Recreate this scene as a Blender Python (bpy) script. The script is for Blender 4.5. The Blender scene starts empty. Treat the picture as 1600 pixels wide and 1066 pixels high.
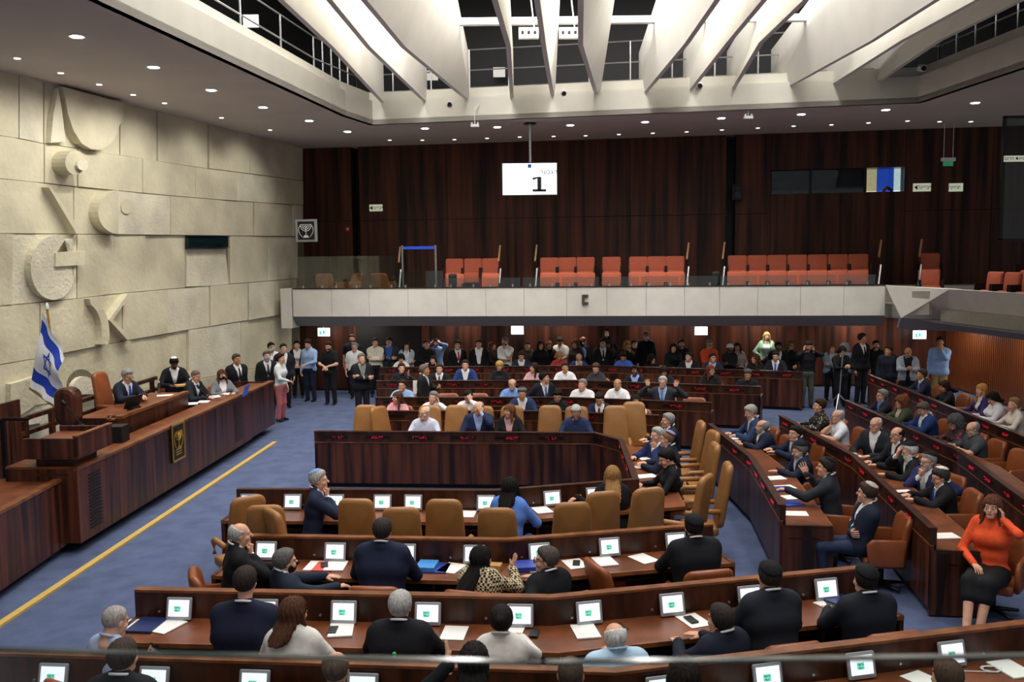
import bpy, math, random
import numpy as np
from mathutils import Matrix, Vector
random.seed(7); RNG = np.random.RandomState(7)
sc = bpy.context.scene
C = sc.collection
# ------------------------------------------------------------------ camera
F = 1450.0; EYE = 4.0; HY = 400.0; ROLL = math.radians(0.7)
_pt = math.atan((533 - HY) / F)
_fw = np.array([0, math.cos(_pt), -math.sin(_pt)])
_r0 = np.array([1.0, 0, 0]); _u0 = np.cross(_r0, _fw)
_R = math.cos(ROLL) * _r0 - math.sin(ROLL) * _u0
_U = math.sin(ROLL) * _r0 + math.cos(ROLL) * _u0
cd = bpy.data.cameras.new('camera'); cam = bpy.data.objects.new('camera', cd); C.objects.link(cam)
cd.lens = F / 1600 * 36; cd.sensor_width = 36; cd.clip_start = 0.05; cd.clip_end = 200
cd.dof.use_dof = True; cd.dof.focus_distance = 14.0; cd.dof.aperture_fstop = 4.0
cam.matrix_world = Matrix(((_R[0], _U[0], -_fw[0], 0), (_R[1], _U[1], -_fw[1], 0), (_R[2], _U[2], -_fw[2], EYE), (0, 0, 0, 1)))
sc.camera = cam
def ray(px, py): return _fw + _R * (px - 800) / F + _U * (533 - py) / F
def P(px, py, z):                       # pixel -> point on the horizontal plane z
    d = ray(px, py); t = (z - EYE) / d[2]; return (d[0] * t, d[1] * t)
def PY(px, py, Y):                      # pixel -> point at depth Y
    d = ray(px, py); t = Y / d[1]; return (d[0] * t, Y, EYE + d[2] * t)
def PL(px, py, A, n):                   # pixel -> point on the vertical plane through A with normal n
    d = ray(px, py); t = (A[0] * n[0] + A[1] * n[1]) / (d[0] * n[0] + d[1] * n[1])
    return np.array([d[0] * t, d[1] * t, EYE + d[2] * t])
def proj(x, y, z):
    v = np.array([x, y, z - EYE]); w = v @ _fw
    return 800 + F * (v @ _R) / w, 533 - F * (v @ _U) / w
# ------------------------------------------------------------------ world and lights
w = bpy.data.worlds.new('world'); sc.world = w; w.use_nodes = True
w.node_tree.nodes['Background'].inputs[0].default_value = (0.9, 0.95, 1.0, 1)
w.node_tree.nodes['Background'].inputs[1].default_value = 0.22
def area(name, loc, sx, sy, power, col=(1, 0.97, 0.93), rot=(0, 0, 0)):
    l = bpy.data.lights.new(name, 'AREA'); l.shape = 'RECTANGLE'; l.size = sx; l.size_y = sy; l.energy = power; l.color = col
    o = bpy.data.objects.new(name, l); C.objects.link(o); o.location = loc; o.rotation_euler = rot; return o
for i, gx in enumerate((-4.0, -0.95, 2.25, 5.5)):       # luminaires above the gaps between the ceiling fins
    area('ceiling_luminaire', (gx, 16.0, 10.9), 1.5, 9.0, 560)
    area('ceiling_luminaire', (gx, 6.0, 10.9), 1.5, 8.0, 210)
for px, py in ((-70, 62), (27, 91), (95, 114), (155, 132), (208, 148), (257, 161), (346, 184), (422, 203)):   # small soffit spots that wash the stone wall
    l = bpy.data.lights.new('wall_spot', 'SPOT'); l.energy = 85; l.spot_size = math.radians(110); l.spot_blend = .8; l.shadow_soft_size = .05; l.color = (1, .96, .88)
    o = bpy.data.objects.new('wall_spot', l); C.objects.link(o); x, y = P(px, py, 7.3); o.location = (x + 1.0, y - .2, 7.24); o.rotation_euler = (0, math.radians(33), math.radians(-12))
sc.view_settings.view_transform = 'Standard'; sc.view_settings.look = 'None'; sc.view_settings.gamma = 1.0
sc.view_settings.use_curve_mapping = False; sc.view_settings.exposure = 0.5
# ------------------------------------------------------------------ materials
MATS = {}
def srgb(h):
    c = [int(h[i:i + 2], 16) / 255 for i in (0, 2, 4)]
    return tuple(x / 12.92 if x <= 0.04045 else ((x + 0.055) / 1.055) ** 2.4 for x in c) + (1,)
def mat(name, col, rough=0.6, var=0.12, scale=(20, 20, 20), bump=0.0, bscale=60, metal=0.0, emit=0.0, spec=0.5, detail=3, coat=0):
    if name in MATS: return MATS[name]
    m = bpy.data.materials.new(name); m.use_nodes = True; nt = m.node_tree; b = nt.nodes['Principled BSDF']
    col = srgb(col) if isinstance(col, str) else col
    b.inputs['Roughness'].default_value = rough; b.inputs['Metallic'].default_value = metal
    b.inputs['Specular IOR Level'].default_value = spec
    if coat: b.inputs['Coat Weight'].default_value = coat; b.inputs['Coat Roughness'].default_value = 0.15
    tc = nt.nodes.new('ShaderNodeTexCoord'); mp = nt.nodes.new('ShaderNodeMapping'); mp.inputs['Scale'].default_value = scale
    no = nt.nodes.new('ShaderNodeTexNoise'); no.inputs['Scale'].default_value = 1.0; no.inputs['Detail'].default_value = detail
    rp = nt.nodes.new('ShaderNodeValToRGB'); e = rp.color_ramp.elements
    e[0].position = 0.3; e[1].position = 0.7
    e[0].color = tuple(c * (1 - var) for c in col[:3]) + (1,); e[1].color = tuple(min(1, c * (1 + var)) for c in col[:3]) + (1,)
    nt.links.new(tc.outputs['Object'], mp.inputs['Vector']); nt.links.new(mp.outputs[0], no.inputs['Vector'])
    nt.links.new(no.outputs['Fac'], rp.inputs['Fac']); nt.links.new(rp.outputs[0], b.inputs['Base Color'])
    if emit:
        nt.links.new(rp.outputs[0], b.inputs['Emission Color']); b.inputs['Emission Strength'].default_value = emit
    if bump:
        n2 = nt.nodes.new('ShaderNodeTexNoise'); n2.inputs['Scale'].default_value = bscale; n2.inputs['Detail'].default_value = 4
        bp = nt.nodes.new('ShaderNodeBump'); bp.inputs['Strength'].default_value = bump; bp.inputs['Distance'].default_value = 0.02
        nt.links.new(tc.outputs['Object'], n2.inputs['Vector']); nt.links.new(n2.outputs['Fac'], bp.inputs['Height']); nt.links.new(bp.outputs[0], b.inputs['Normal'])
    MATS[name] = m; return m
def wood(name, dark, light, sc3=(9, 9, 0.5), rough=0.35, spec=0.4):
    if name in MATS: return MATS[name]
    m = mat(name, light, rough, 0, sc3, spec=spec, detail=6)
    rp = [n for n in m.node_tree.nodes if n.type == 'VALTORGB'][0]; e = rp.color_ramp.elements
    e[0].color = srgb(dark); e[1].color = srgb(light); e[0].position = 0.36; e[1].position = 0.68
    return m
def glass(name, tint=(0.75, 0.85, 0.8, 1), alpha=0.82, rough=0.03):
    if name in MATS: return MATS[name]
    m = bpy.data.materials.new(name); m.use_nodes = True; nt = m.node_tree; nt.nodes.clear()
    o = nt.nodes.new('ShaderNodeOutputMaterial'); mx = nt.nodes.new('ShaderNodeMixShader'); t = nt.nodes.new('ShaderNodeBsdfTransparent')
    g = nt.nodes.new('ShaderNodeBsdfGlossy'); g.inputs['Roughness'].default_value = rough; t.inputs[0].default_value = tint
    fr = nt.nodes.new('ShaderNodeFresnel'); fr.inputs['IOR'].default_value = 1.45
    ma = nt.nodes.new('ShaderNodeMath'); ma.operation = 'ADD'; ma.inputs[1].default_value = 1 - alpha - 0.1; ma.use_clamp = True
    nt.links.new(fr.outputs[0], ma.inputs[0]); nt.links.new(ma.outputs[0], mx.inputs[0])
    nt.links.new(t.outputs[0], mx.inputs[1]); nt.links.new(g.outputs[0], mx.inputs[2]); nt.links.new(mx.outputs[0], o.inputs[0])
    MATS[name] = m; return m
W_DARK = wood('rosewood_veneer', '1d0f0a', '643524')
W_WALL = wood('rosewood_wall', '1c0e09', '5e3121', (5, 5, 0.25), 0.5, 0.25)
W_RAIL = wood('rosewood_rail', '2a140c', '4e2a1a', (9, 9, 2))
W_EDGE = wood('walnut_edge', '6a3d22', '8f5833', (6, 6, 3))
W_TOP = wood('desk_top', '5f3219', '85492a', (3, 3, 3), 0.4)
M_STONE = mat('galilee_stone', 'cdc6ac', 0.9, 0.20, (.9, .9, .9), 0.9, 9, spec=0.2, detail=6)
M_STONE2 = mat('galilee_stone_pale', 'd6d0ba', 0.9, 0.16, (1.4, 1.4, 1.4), 1.0, 16, spec=0.2, detail=6)
M_JOINT = mat('stone_joint', '6b6453', 0.95)
M_CARPET = mat('blue_carpet', '5a6585', 0.95, 0.16, (3, 3, 3), 0.6, 220, spec=0.1, detail=8)
M_PLASTER = mat('cream_plaster', 'd9d5c8', 0.8, 0.04, (2, 2, 2))
M_SOFFIT = mat('soffit_paint', 'c6beb6', 0.85, 0.04, (1, 1, 1))
M_FIN = mat('white_fin_paint', 'e9e6de', 0.75, 0.03, (2, 2, 2))
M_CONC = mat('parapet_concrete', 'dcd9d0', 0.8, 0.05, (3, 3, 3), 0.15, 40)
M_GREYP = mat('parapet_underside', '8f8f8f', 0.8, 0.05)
M_BLACK = mat('black_paint', '0b0b0d', 0.6)
M_UPPER = mat('attic_dark', '201a16', 0.9, 0.3, (1, 12, 1))
M_STEEL = mat('brushed_steel', 'b8b8b8', 0.35, 0.05, metal=0.9)
M_DKMET = mat('dark_metal', '2a2a2c', 0.4, metal=0.6)
M_TAN = mat('tan_leather', '9a6a38', 0.45, 0.10, (6, 6, 6), 0.08, 90)
M_BROWN = mat('brown_leather', '8a4a26', 0.4, 0.15, (6, 6, 6), 0.1, 90)
M_TERRA = mat('terracotta_fabric', 'b85c42', 0.85, 0.08, (30, 30, 30), 0.2, 200)
M_WHITE = mat('white_plastic', 'e8e8e6', 0.5, 0.02)
M_PAPER = mat('paper', 'f1efe9', 0.8, 0.02)
M_SILVER = mat('monitor_frame', 'a4a6aa', 0.4, 0.03, metal=0.3)
M_LAMP = mat('lamp_glow', 'ffffff', 0.5, 0, emit=14)
M_LAMPD = mat('small_lamp_glow', 'fff6e8', 0.5, 0, emit=1.6)
M_SCREEN = mat('screen_white', 'eef3ff', 0.5, 0.01, emit=0.62)
M_MINT = mat('screen_mint', '7fe6c4', 0.5, 0.01, emit=0.45)
M_LED = mat('led_red', 'e01030', 0.5, 0, emit=0.9)
M_LEDOFF = mat('led_strip', '160a0c', 0.3, 0.1)
M_EXIT = mat('exit_panel', 'e6ecd0', 0.5, 0.02, emit=0.25)
M_EXITLIT = mat('exit_lit', 'f2fffa', 0.5, 0.0, emit=2.2)
M_INK = mat('ink', '121214', 0.7)
M_BLUE = mat('flag_blue', '1c3fb4', 0.8, 0.06); M_FLAGW = mat('flag_white', 'eef0f6', 0.8, 0.03)
M_GOLD = mat('brass', 'c9a24a', 0.4, 0.1, metal=0.7)
M_GLASS = glass('clear_glass', (0.80, 0.88, 0.84, 1), 0.86)
M_GLASSD = glass('booth_glass', (0.62, 0.68, 0.66, 1), 0.9)
# ------------------------------------------------------------------ mesh helpers
class MB:
    def __init__(s): s.v = []; s.f = []; s.m = []
    def add(s, vs, fs, mi=0):
        o = len(s.v); s.v += [tuple(map(float, v)) for v in vs]; s.f += [tuple(i + o for i in f) for f in fs]; s.m += [mi] * len(fs); return s
    def box(s, c, d, rz=0, mi=0, M=None):
        x, y, z = d[0] / 2, d[1] / 2, d[2] / 2; ca, sa = math.cos(rz), math.sin(rz)
        vs = [(c[0] + a * x * ca - b * y * sa, c[1] + a * x * sa + b * y * ca, c[2] + e * z) for e in (-1, 1) for a, b in ((-1, -1), (1, -1), (1, 1), (-1, 1))]
        return s.add(vs, [(3, 2, 1, 0), (4, 5, 6, 7), (0, 1, 5, 4), (1, 2, 6, 5), (2, 3, 7, 6), (3, 0, 4, 7)], mi)
    def prism(s, a, b, mi=0):            # two matching 3D polygons
        n = len(a); return s.add(list(a) + list(b), [tuple(range(n))[::-1], tuple(range(n, 2 * n))] + [(i, (i + 1) % n, n + (i + 1) % n, n + i) for i in range(n)], mi)
    def ext(s, poly, z0, z1, mi=0): return s.prism([(p[0], p[1], z0) for p in poly], [(p[0], p[1], z1) for p in poly], mi)
    def tube(s, path, r, n=8, mi=0):
        path = [Vector(p) for p in path]; rs = r if isinstance(r, (list, tuple)) else [r] * len(path); vs = []; fs = []
        for i, p in enumerate(path):
            t = (path[min(i + 1, len(path) - 1)] - path[max(i - 1, 0)]).normalized()
            a = t.cross(Vector((0, 0, 1))); a = a.normalized() if a.length > 1e-4 else Vector((1, 0, 0)); b = t.cross(a)
            vs += [p + (a * math.cos(2 * math.pi * k / n) + b * math.sin(2 * math.pi * k / n)) * rs[i] for k in range(n)]
        for i in range(len(path) - 1):
            fs += [(i * n + k, i * n + (k + 1) % n, (i + 1) * n + (k + 1) % n, (i + 1) * n + k) for k in range(n)]
        fs += [tuple(range(n))[::-1], tuple(range((len(path) - 1) * n, len(path) * n))]
        return s.add(vs, fs, mi)
    def lathe(s, prof, c=(0, 0, 0), n=16, mi=0):
        vs = [(c[0] + r * math.cos(2 * math.pi * k / n), c[1] + r * math.sin(2 * math.pi * k / n), c[2] + z) for r, z in prof for k in range(n)]
        fs = [(i * n + k, i * n + (k + 1) % n, (i + 1) * n + (k + 1) % n, (i + 1) * n + k) for i in range(len(prof) - 1) for k in range(n)]
        fs += [tuple(range(n))[::-1], tuple(range((len(prof) - 1) * n, len(prof) * n))]
        return s.add(vs, fs, mi)
    def slab(s, out, t, bev=0.02, bend=None, mi=0):      # rounded upholstered slab; out = outline (x, z), thickness along y
        n = len(out); cx = sum(p[0] for p in out) / n; cz = sum(p[1] for p in out) / n
        def ring(y, ins):
            r = []
            for x, z in out:
                dx, dz = x - cx, z - cz; L = math.hypot(dx, dz) or 1; q = (x - dx / L * ins, y, z - dz / L * ins)
                r.append(bend(*q) if bend else q)
            return r
        lay = [(-t / 2, bev * 1.6), (-t / 2 + bev * .3, bev * .5), (-t / 2 + bev, 0), (t / 2 - bev, 0), (t / 2 - bev * .3, bev * .5), (t / 2, bev * 1.6)]
        vs = []; [vs.extend(ring(y, i)) for y, i in lay]
        fs = [(i * n + k, i * n + (k + 1) % n, (i + 1) * n + (k + 1) % n, (i + 1) * n + k) for i in range(5) for k in range(n)]
        def cen(y): q = (cx, y, cz); return bend(*q) if bend else q
        vs += [cen(-t / 2), cen(t / 2)]; a = 6 * n
        fs += [(a, (k + 1) % n, k) for k in range(n)] + [(a + 1, 5 * n + k, 5 * n + (k + 1) % n) for k in range(n)]
        return s.add(vs, fs, mi)
    def mesh(s, name, smooth=False):
        me = bpy.data.meshes.new(name); me.from_pydata(s.v, [], s.f); me.polygons.foreach_set('material_index', s.m)
        if smooth: me.polygons.foreach_set('use_smooth', [True] * len(s.f))
        me.update(); return me
def rrect(w, h, r, z0=0, top=None, n=4):                 # rounded rectangle outline in (x, z); top = width at the top
    wt = top or w; pts = []
    for cx, cz, a0, ww in ((1, 0, -90, w), (1, 1, 0, wt), (-1, 1, 90, wt), (-1, 0, 180, w)):
        for k in range(n + 1):
            a = math.radians(a0 + 90 * k / n); pts.append((cx * (ww / 2 - r) + r * math.cos(a), z0 + (r if cz == 0 else h - r) + r * math.sin(a)))
    return pts
def tag(o, label=None, cat=None, group=None, kind=None):
    for k, v in (('label', label), ('category', cat), ('group', group), ('kind', kind)):
        if v: o[k] = v
    return o
def link(name, me, mats, parent=None, M=None):
    o = bpy.data.objects.new(name, me); C.objects.link(o)
    mats = mats if isinstance(mats, (list, tuple)) else [mats]
    if len(me.materials) == 0:
        for m in mats: me.materials.append(m)
    else:
        for i, m in enumerate(mats):
            if me.materials[i] != m: o.material_slots[i].link = 'OBJECT'; o.material_slots[i].material = m
    if parent is not None:
        o.parent = parent
        if parent.get('_w'): o.matrix_parent_inverse = Matrix.Translation(-parent.location) if not parent.get('_base') else Matrix.Translation(-Vector(parent['_base']))
    if M is not None: o.matrix_basis = M
    return o
def ob(name, mb, mats, parent=None, smooth=False): return link(name, mb.mesh(name, smooth), mats, parent)
def empty(name, loc, label=None, cat=None, group=None, rz=0, world=True):
    o = bpy.data.objects.new(name, None); C.objects.link(o); o.location = loc; o.rotation_euler = (0, 0, rz); o.empty_display_size = 0.1
    if world: o['_w'] = 1
    return tag(o, label, cat, group)
def sub(name, mb, mats, part, smooth=False):             # sub-part under a part whose mesh is in world coordinates
    o = link(name, mb.mesh(name, smooth), mats); o.parent = part; return o
TXT = {}
def text_mesh(s, size, font_rev=True):
    k = (s, size)
    if k not in TXT:
        c = bpy.data.curves.new('txt', 'FONT'); c.body = s[::-1] if font_rev else s; c.size = size; c.align_x = 'CENTER'; c.align_y = 'CENTER'; c.extrude = 0.001; c.resolution_u = 2
        o = bpy.data.objects.new('txt', c); C.objects.link(o); dg = bpy.context.evaluated_depsgraph_get(); e = o.evaluated_get(dg)
        me = bpy.data.meshes.new_from_object(e); bpy.data.objects.remove(o); bpy.data.curves.remove(c); me.materials.clear(); TXT[k] = me
    return TXT[k]
def frame(o, right, up, loc):            # matrix whose x = right, y = up, z = right x up
    r = Vector(right).normalized(); u = Vector(up).normalized(); n = r.cross(u)
    return Matrix(((r.x, u.x, n.x, loc[0]), (r.y, u.y, n.y, loc[1]), (r.z, u.z, n.z, loc[2]), (0, 0, 0, 1)))
def offs(pts, d):                        # offset an open polyline to its left by d (mitred)
    out = []
    for i, p in enumerate(pts):
        ns = []
        for a, b in ((i - 1, i), (i, i + 1)):
            if a >= 0 and b < len(pts):
                dx, dy = pts[b][0] - pts[a][0], pts[b][1] - pts[a][1]; L = math.hypot(dx, dy); ns.append((-dy / L, dx / L))
        n = (sum(q[0] for q in ns), sum(q[1] for q in ns)); L = math.hypot(*n); n = (n[0] / L, n[1] / L)
        c = max(0.45, n[0] * ns[0][0] + n[1] * ns[0][1]); out.append((p[0] + n[0] * d / c, p[1] + n[1] * d / c))
    return out
# ================================================================== the setting
fl = MB(); fl.add([(-14, -2, 0), (16, -2, 0), (16, 32, 0), (-14, 32, 0)], [(0, 1, 2, 3)])
tag(ob('floor', fl, M_CARPET), 'blue carpet of the chamber floor', 'floor', kind='structure')
# stone relief wall on the left
WA = np.array([-8.85, 16.4]); WD = np.array([0.2079, 0.978]); WN = np.array([0.978, -0.2079])
def wp(px, py, out=0.0): q = PL(px, py, WA, WN); return (q[0] + WN[0] * out, q[1] + WN[1] * out, q[2])
def wq(u, z, out=0.0): return (WA[0] + WD[0] * u + WN[0] * out, WA[1] + WD[1] * u + WN[1] * out, z)
wl = MB(); wl.prism([wq(-12, -.2, -.5), wq(12.4, -.2, -.5), wq(12.4, 7.6, -.5), wq(-12, 7.6, -.5)], [wq(-12, -.2, 0), wq(12.4, -.2, 0), wq(12.4, 7.6, 0), wq(-12, 7.6, 0)])
wall_left = tag(ob('wall_left', wl, M_JOINT), 'tall pale stone relief wall of large uneven blocks behind the podium', 'wall', kind='structure')
LN = [[(-150, 74), (0, 110), (466, 223), (480, 226)], [(-150, 194), (0, 212), (67, 225), (184, 243), (300, 261), (387, 272), (480, 284)],
      [(-150, 266), (0, 280), (54, 285), (115, 292), (260, 306), (333, 312), (480, 322)], [(-150, 364), (0, 365), (111, 366), (480, 370)],
      [(-150, 492), (0, 477), (54, 473), (122, 466), (184, 458), (294, 449), (480, 434)], [(-150, 597), (0, 568), (54, 559.5), (108, 548), (199, 531), (290, 515.6), (480, 485)],
      [(-150, 690), (0, 640), (110, 625), (199, 612), (480, 560)], [(-150, 800), (0, 705), (200, 680), (480, 622)]]
JN = [[-150, -60, 24, 64, 184, 243, 321, 385, 442, 470], [-150, -70, 18, 64, 115, 216, 300, 365, 427, 470], [-150, -40, 50, 111, 170, 260, 334, 392, 452, 468],
      [-150, -80, 10, 115, 221, 287, 355, 415, 463], [-150, -50, 54, 121, 154, 186, 257, 324, 383, 424, 458], [-150, -30, 60, 199, 290, 373, 455], [-150, 0, 90, 199, 300, 400, 452]]
def ly(l, x): return float(np.interp(x, [p[0] for p in l], [p[1] for p in l]))
for ci, js in enumerate(JN):
    for a, b in zip(js, js[1:]):
        g = 0.5; o1 = random.uniform(.05, .13); m = MB()
        cs = [(a + g, ly(LN[ci + 1], a) - g), ((a + b) / 2, ly(LN[ci + 1], (a + b) / 2) - g), (b - g, ly(LN[ci + 1], b) - g), (b - g, ly(LN[ci], b) + g), ((a + b) / 2, ly(LN[ci], (a + b) / 2) + g), (a + g, ly(LN[ci], a) + g)]
        if ci == 3 and a == 287: cs = [(a + g, 448), (321, 447), (b - g, 444), (b - 6, 389), (321, 389), (a + g, 389)]
        t2 = o1 + random.uniform(-.03, .03)
        m.prism([wp(x, y, -.02) for x, y in cs], [wp(x, y, t2 if i in (2, 3) else o1) for i, (x, y) in enumerate(cs)])
        ob('stone_block', m, random.choice((M_STONE, M_STONE, M_STONE2)), wall_left)
def relief(poly, t, name='stone_relief', t0=.08, mt=None):
    m = MB(); m.prism([wp(x, y, t0 - .06) for x, y in poly], [wp(x, y, t0 + t) for x, y in poly]); return ob(name, m, mt or M_STONE, wall_left)
def arc(cx, cy, rx, ry, a0, a1, n=14): return [(cx + rx * math.cos(math.radians(a0 + (a1 - a0) * k / n)), cy + ry * math.sin(math.radians(a0 + (a1 - a0) * k / n))) for k in range(n + 1)]
relief([(80, 137), (83, 150), (88, 178), (97, 205), (110, 225), (125, 234), (140, 235), (155, 226), (166, 210), (174, 185), (177, 162), (130, 150)], .17)
relief([(78, 139), (80, 150), (84, 175), (90, 222), (66, 224), (70, 180)], .10, mt=M_STONE2)
relief(arc(90, 255, 16, 19, 0, 360, 18)[:-1], .30); relief(arc(98, 259, 9, 9, 0, 360, 12)[:-1], .36, mt=M_STONE2)
relief([(60, 293), (66, 297), (112, 362), (104, 366)], .14)
relief(arc(166, 332, 32, 34, 90, 270), .20); relief(arc(188, 323, 9, 12, 0, 360, 14)[:-1], .07); relief(arc(187, 326, 6, 8, 0, 360, 12)[:-1], .05, mt=M_JOINT)
relief(arc(68, 419, 36, 50, -60, 300, 26) + [(70, 400), (98, 400), (98, 373)], .13, mt=M_STONE2)
relief([(69, 395), (115, 392), (115, 414), (69, 417)], .17)
relief([(122, 467)] + arc(118, 520, 36, 54, -80, 20, 10) + [(140, 538)] + arc(116, 520, 26, 46, 20, -70, 8), .17)
relief([(184, 459), (187, 462), (160, 500), (190, 528), (184, 532), (154, 500)], .16)
relief(arc(120, 604, 22, 27, 180, 360, 12), .03, mt=M_JOINT); relief([(98, 606)] + arc(118, 612, 20, 24, 190, 340, 8) + [(142, 606), (142, 616), (98, 616)], .12, mt=M_STONE2)
relief([(0, 600), (40, 588), (50, 625), (0, 660)], .14); relief([(0, 632), (56, 640), (58, 660), (0, 668)], .10, mt=M_STONE2)
# projection booth slot in the stone wall
m = MB(); m.prism([wp(286, 388, .06), wp(349, 386, .06), wp(349, 369.5, .06), wp(286, 369.5, .06)], [wp(286, 388, .14), wp(349, 386, .14), wp(349, 369.5, .14), wp(286, 369.5, .14)])
wn = tag(ob('window_1', m, mat('slot_glass', '0d2226', 0.1, 0.6, (6, 6, 14))), 'narrow dark glass slot window set into the stone wall', 'window', kind='structure')
for y0, y1 in ((368.4, 369.8), (386.6, 388.6)):
    m = MB(); m.prism([wp(285, y1, .1), wp(350, y1 - 1, .1), wp(350, y0, .1), wp(285, y0, .1)], [wp(285, y1, .17), wp(350, y1 - 1, .17), wp(350, y0, .17), wp(285, y0, .17)]); ob('window_frame', m, M_BLACK, wn)
# back walls
BU = np.array([0.9873, -0.158])                                     # direction of the back wall
BN = np.array([-0.158, -0.9873])                                    # its normal, into the room
UA = np.array([-6.3, 28.4]); LA = np.array([-6.2, 27.95]); LU = np.array([0.9995, -0.03]); LV = np.array([-0.03, -0.9995])
PA = np.array([-6.16, 26.0])
def dirs(A): return (LU, LV) if A is LA else (BU, BN)
def on(A, px, py, out=0.0):
    V_ = dirs(A)[1]; q = PL(px, py, A, V_); return (q[0] + V_[0] * out, q[1] + V_[1] * out, q[2])
def bq(A, u, z, out=0.0):
    U_, V_ = dirs(A); return (A[0] + U_[0] * u + V_[0] * out, A[1] + U_[1] * u + V_[1] * out, z)
def ub(A, px): q = PL(px, 400, A, BN); return float((q[:2] - A) @ BU)
m = MB(); m.prism([bq(UA, -.4, 2.4, -.6), bq(UA, 25, 2.4, -.6), bq(UA, 25, 7.4, -.6), bq(UA, -.4, 7.4, -.6)], [bq(UA, -.4, 2.4, -.5), bq(UA, 25, 2.4, -.5), bq(UA, 25, 7.4, -.5), bq(UA, -.4, 7.4, -.5)])
wall_back = tag(ob('wall_back', m, M_BLACK), 'dark rosewood veneered wall above the public gallery', 'wall', kind='structure')
w0, w1 = ub(UA, 1203), ub(UA, 1412); s0, s1, s2, s3 = ub(UA, 552), ub(UA, 564), ub(UA, 1134), ub(UA, 1148); ze0, ze1 = on(UA, 1300, 301)[2], on(UA, 1300, 264)[2]; zs = 5.1
def wpanel(u0, u1, z0, z1):
    m = MB(); m.prism([bq(UA, u0 + .006, z0 + .006, -.5), bq(UA, u1 - .006, z0 + .006, -.5), bq(UA, u1 - .006, z1 - .006, -.5), bq(UA, u0 + .006, z1 - .006, -.5)], [bq(UA, u0 + .006, z0 + .006, 0), bq(UA, u1 - .006, z0 + .006, 0), bq(UA, u1 - .006, z1 - .006, 0), bq(UA, u0 + .006, z1 - .006, 0)]); ob('wood_panel', m, W_WALL, wall_back)
for u0, u1 in ((-.35, s0), (s1, s2), (s3, w0), (w1, 24)):
    n = max(1, round((u1 - u0) / 2.4))
    for k in range(n):
        a, b = u0 + (u1 - u0) * k / n, u0 + (u1 - u0) * (k + 1) / n; wpanel(a, b, 2.4, zs); wpanel(a, b, zs, 7.35)
wpanel(w0, w1, 2.4, ze0); wpanel(w0, w1, ze1, 7.35)
# booth window: three panes, the last before glowing back panels
bw = empty('window_2', bq(UA, w0, ze0)); tag(bw, 'control booth window of three panes in the rosewood wall', 'window', kind='structure')
ps = [w0, ub(UA, 1265), ub(UA, 1350), w1]
for k in range(3):
    a, b = ps[k] + .03, ps[k + 1] - .03
    m = MB(); m.prism([bq(UA, a, ze0 + .02, -.06), bq(UA, b, ze0 + .02, -.06), bq(UA, b, ze1 - .02, -.06), bq(UA, a, ze1 - .02, -.06)], [bq(UA, a, ze0 + .02, -.04), bq(UA, b, ze0 + .02, -.04), bq(UA, b, ze1 - .02, -.04), bq(UA, a, ze1 - .02, -.04)]); ob('window_pane', m, M_GLASSD, bw)
    if k < 2:
        m = MB(); m.prism([bq(UA, a, ze0, -.42), bq(UA, b, ze0, -.42), bq(UA, b, ze1, -.42), bq(UA, a, ze1, -.42)], [bq(UA, a, ze0, -.40), bq(UA, b, ze0, -.40), bq(UA, b, ze1, -.40), bq(UA, a, ze1, -.40)]); ob('booth_back', m, mat('booth_grey', '5a5f5c', 0.6, 0.5, (2, 2, 5)), bw)
        m = MB(); m.prism([bq(UA, a, ze0, -.3), bq(UA, b, ze0, -.3), bq(UA, b, ze0 + .09, -.3), bq(UA, a, ze0 + .09, -.3)], [bq(UA, a, ze0, -.1), bq(UA, b, ze0, -.1), bq(UA, b, ze0 + .09, -.1), bq(UA, a, ze0 + .09, -.1)]); ob('booth_sill', m, mat('booth_sill', '8b959b', .5), bw)
    m = MB(); e0 = ps[k + 1]; m.prism([bq(UA, e0 - .03, ze0, -.45), bq(UA, e0 + .03, ze0, -.45), bq(UA, e0 + .03, ze1, -.45), bq(UA, e0 - .03, ze1, -.45)], [bq(UA, e0 - .03, ze0, 0), bq(UA, e0 + .03, ze0, 0), bq(UA, e0 + .03, ze1, 0), bq(UA, e0 - .03, ze1, 0)]); ob('mullion', m, M_BLACK, bw)
a, b = ps[2] + .03, ps[3] - .03
for f0, f1, mm in ((0, .36, mat('booth_beige', 'cbb48c', .7, emit=1.0)), (.36, .82, mat('booth_blue', '2448b8', .7, emit=1.0)), (.82, 1, mat('booth_white', 'dfe6ee', .7, emit=1.0))):  # emission in the panel colours imitates a lit room behind the third pane
    m = MB(); p, q = a + (b - a) * f0, a + (b - a) * f1; m.prism([bq(UA, p, ze0, -.45), bq(UA, q, ze0, -.45), bq(UA, q, ze1, -.45), bq(UA, p, ze1, -.45)], [bq(UA, p, ze0, -.42), bq(UA, q, ze0, -.42), bq(UA, q, ze1, -.42), bq(UA, p, ze1, -.42)]); ob('booth_back', m, mm, bw)
m = MB(); m.tube([bq(UA, a + (b - a) * .5, ze0 + .02, -.25), bq(UA, a + (b - a) * .6, ze0 + .12, -.25), bq(UA, a + (b - a) * .75, ze0 + .04, -.25)], .05, 8); ob('red_chair_top', m, mat('booth_red', 'd02030', .5), bw)
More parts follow.
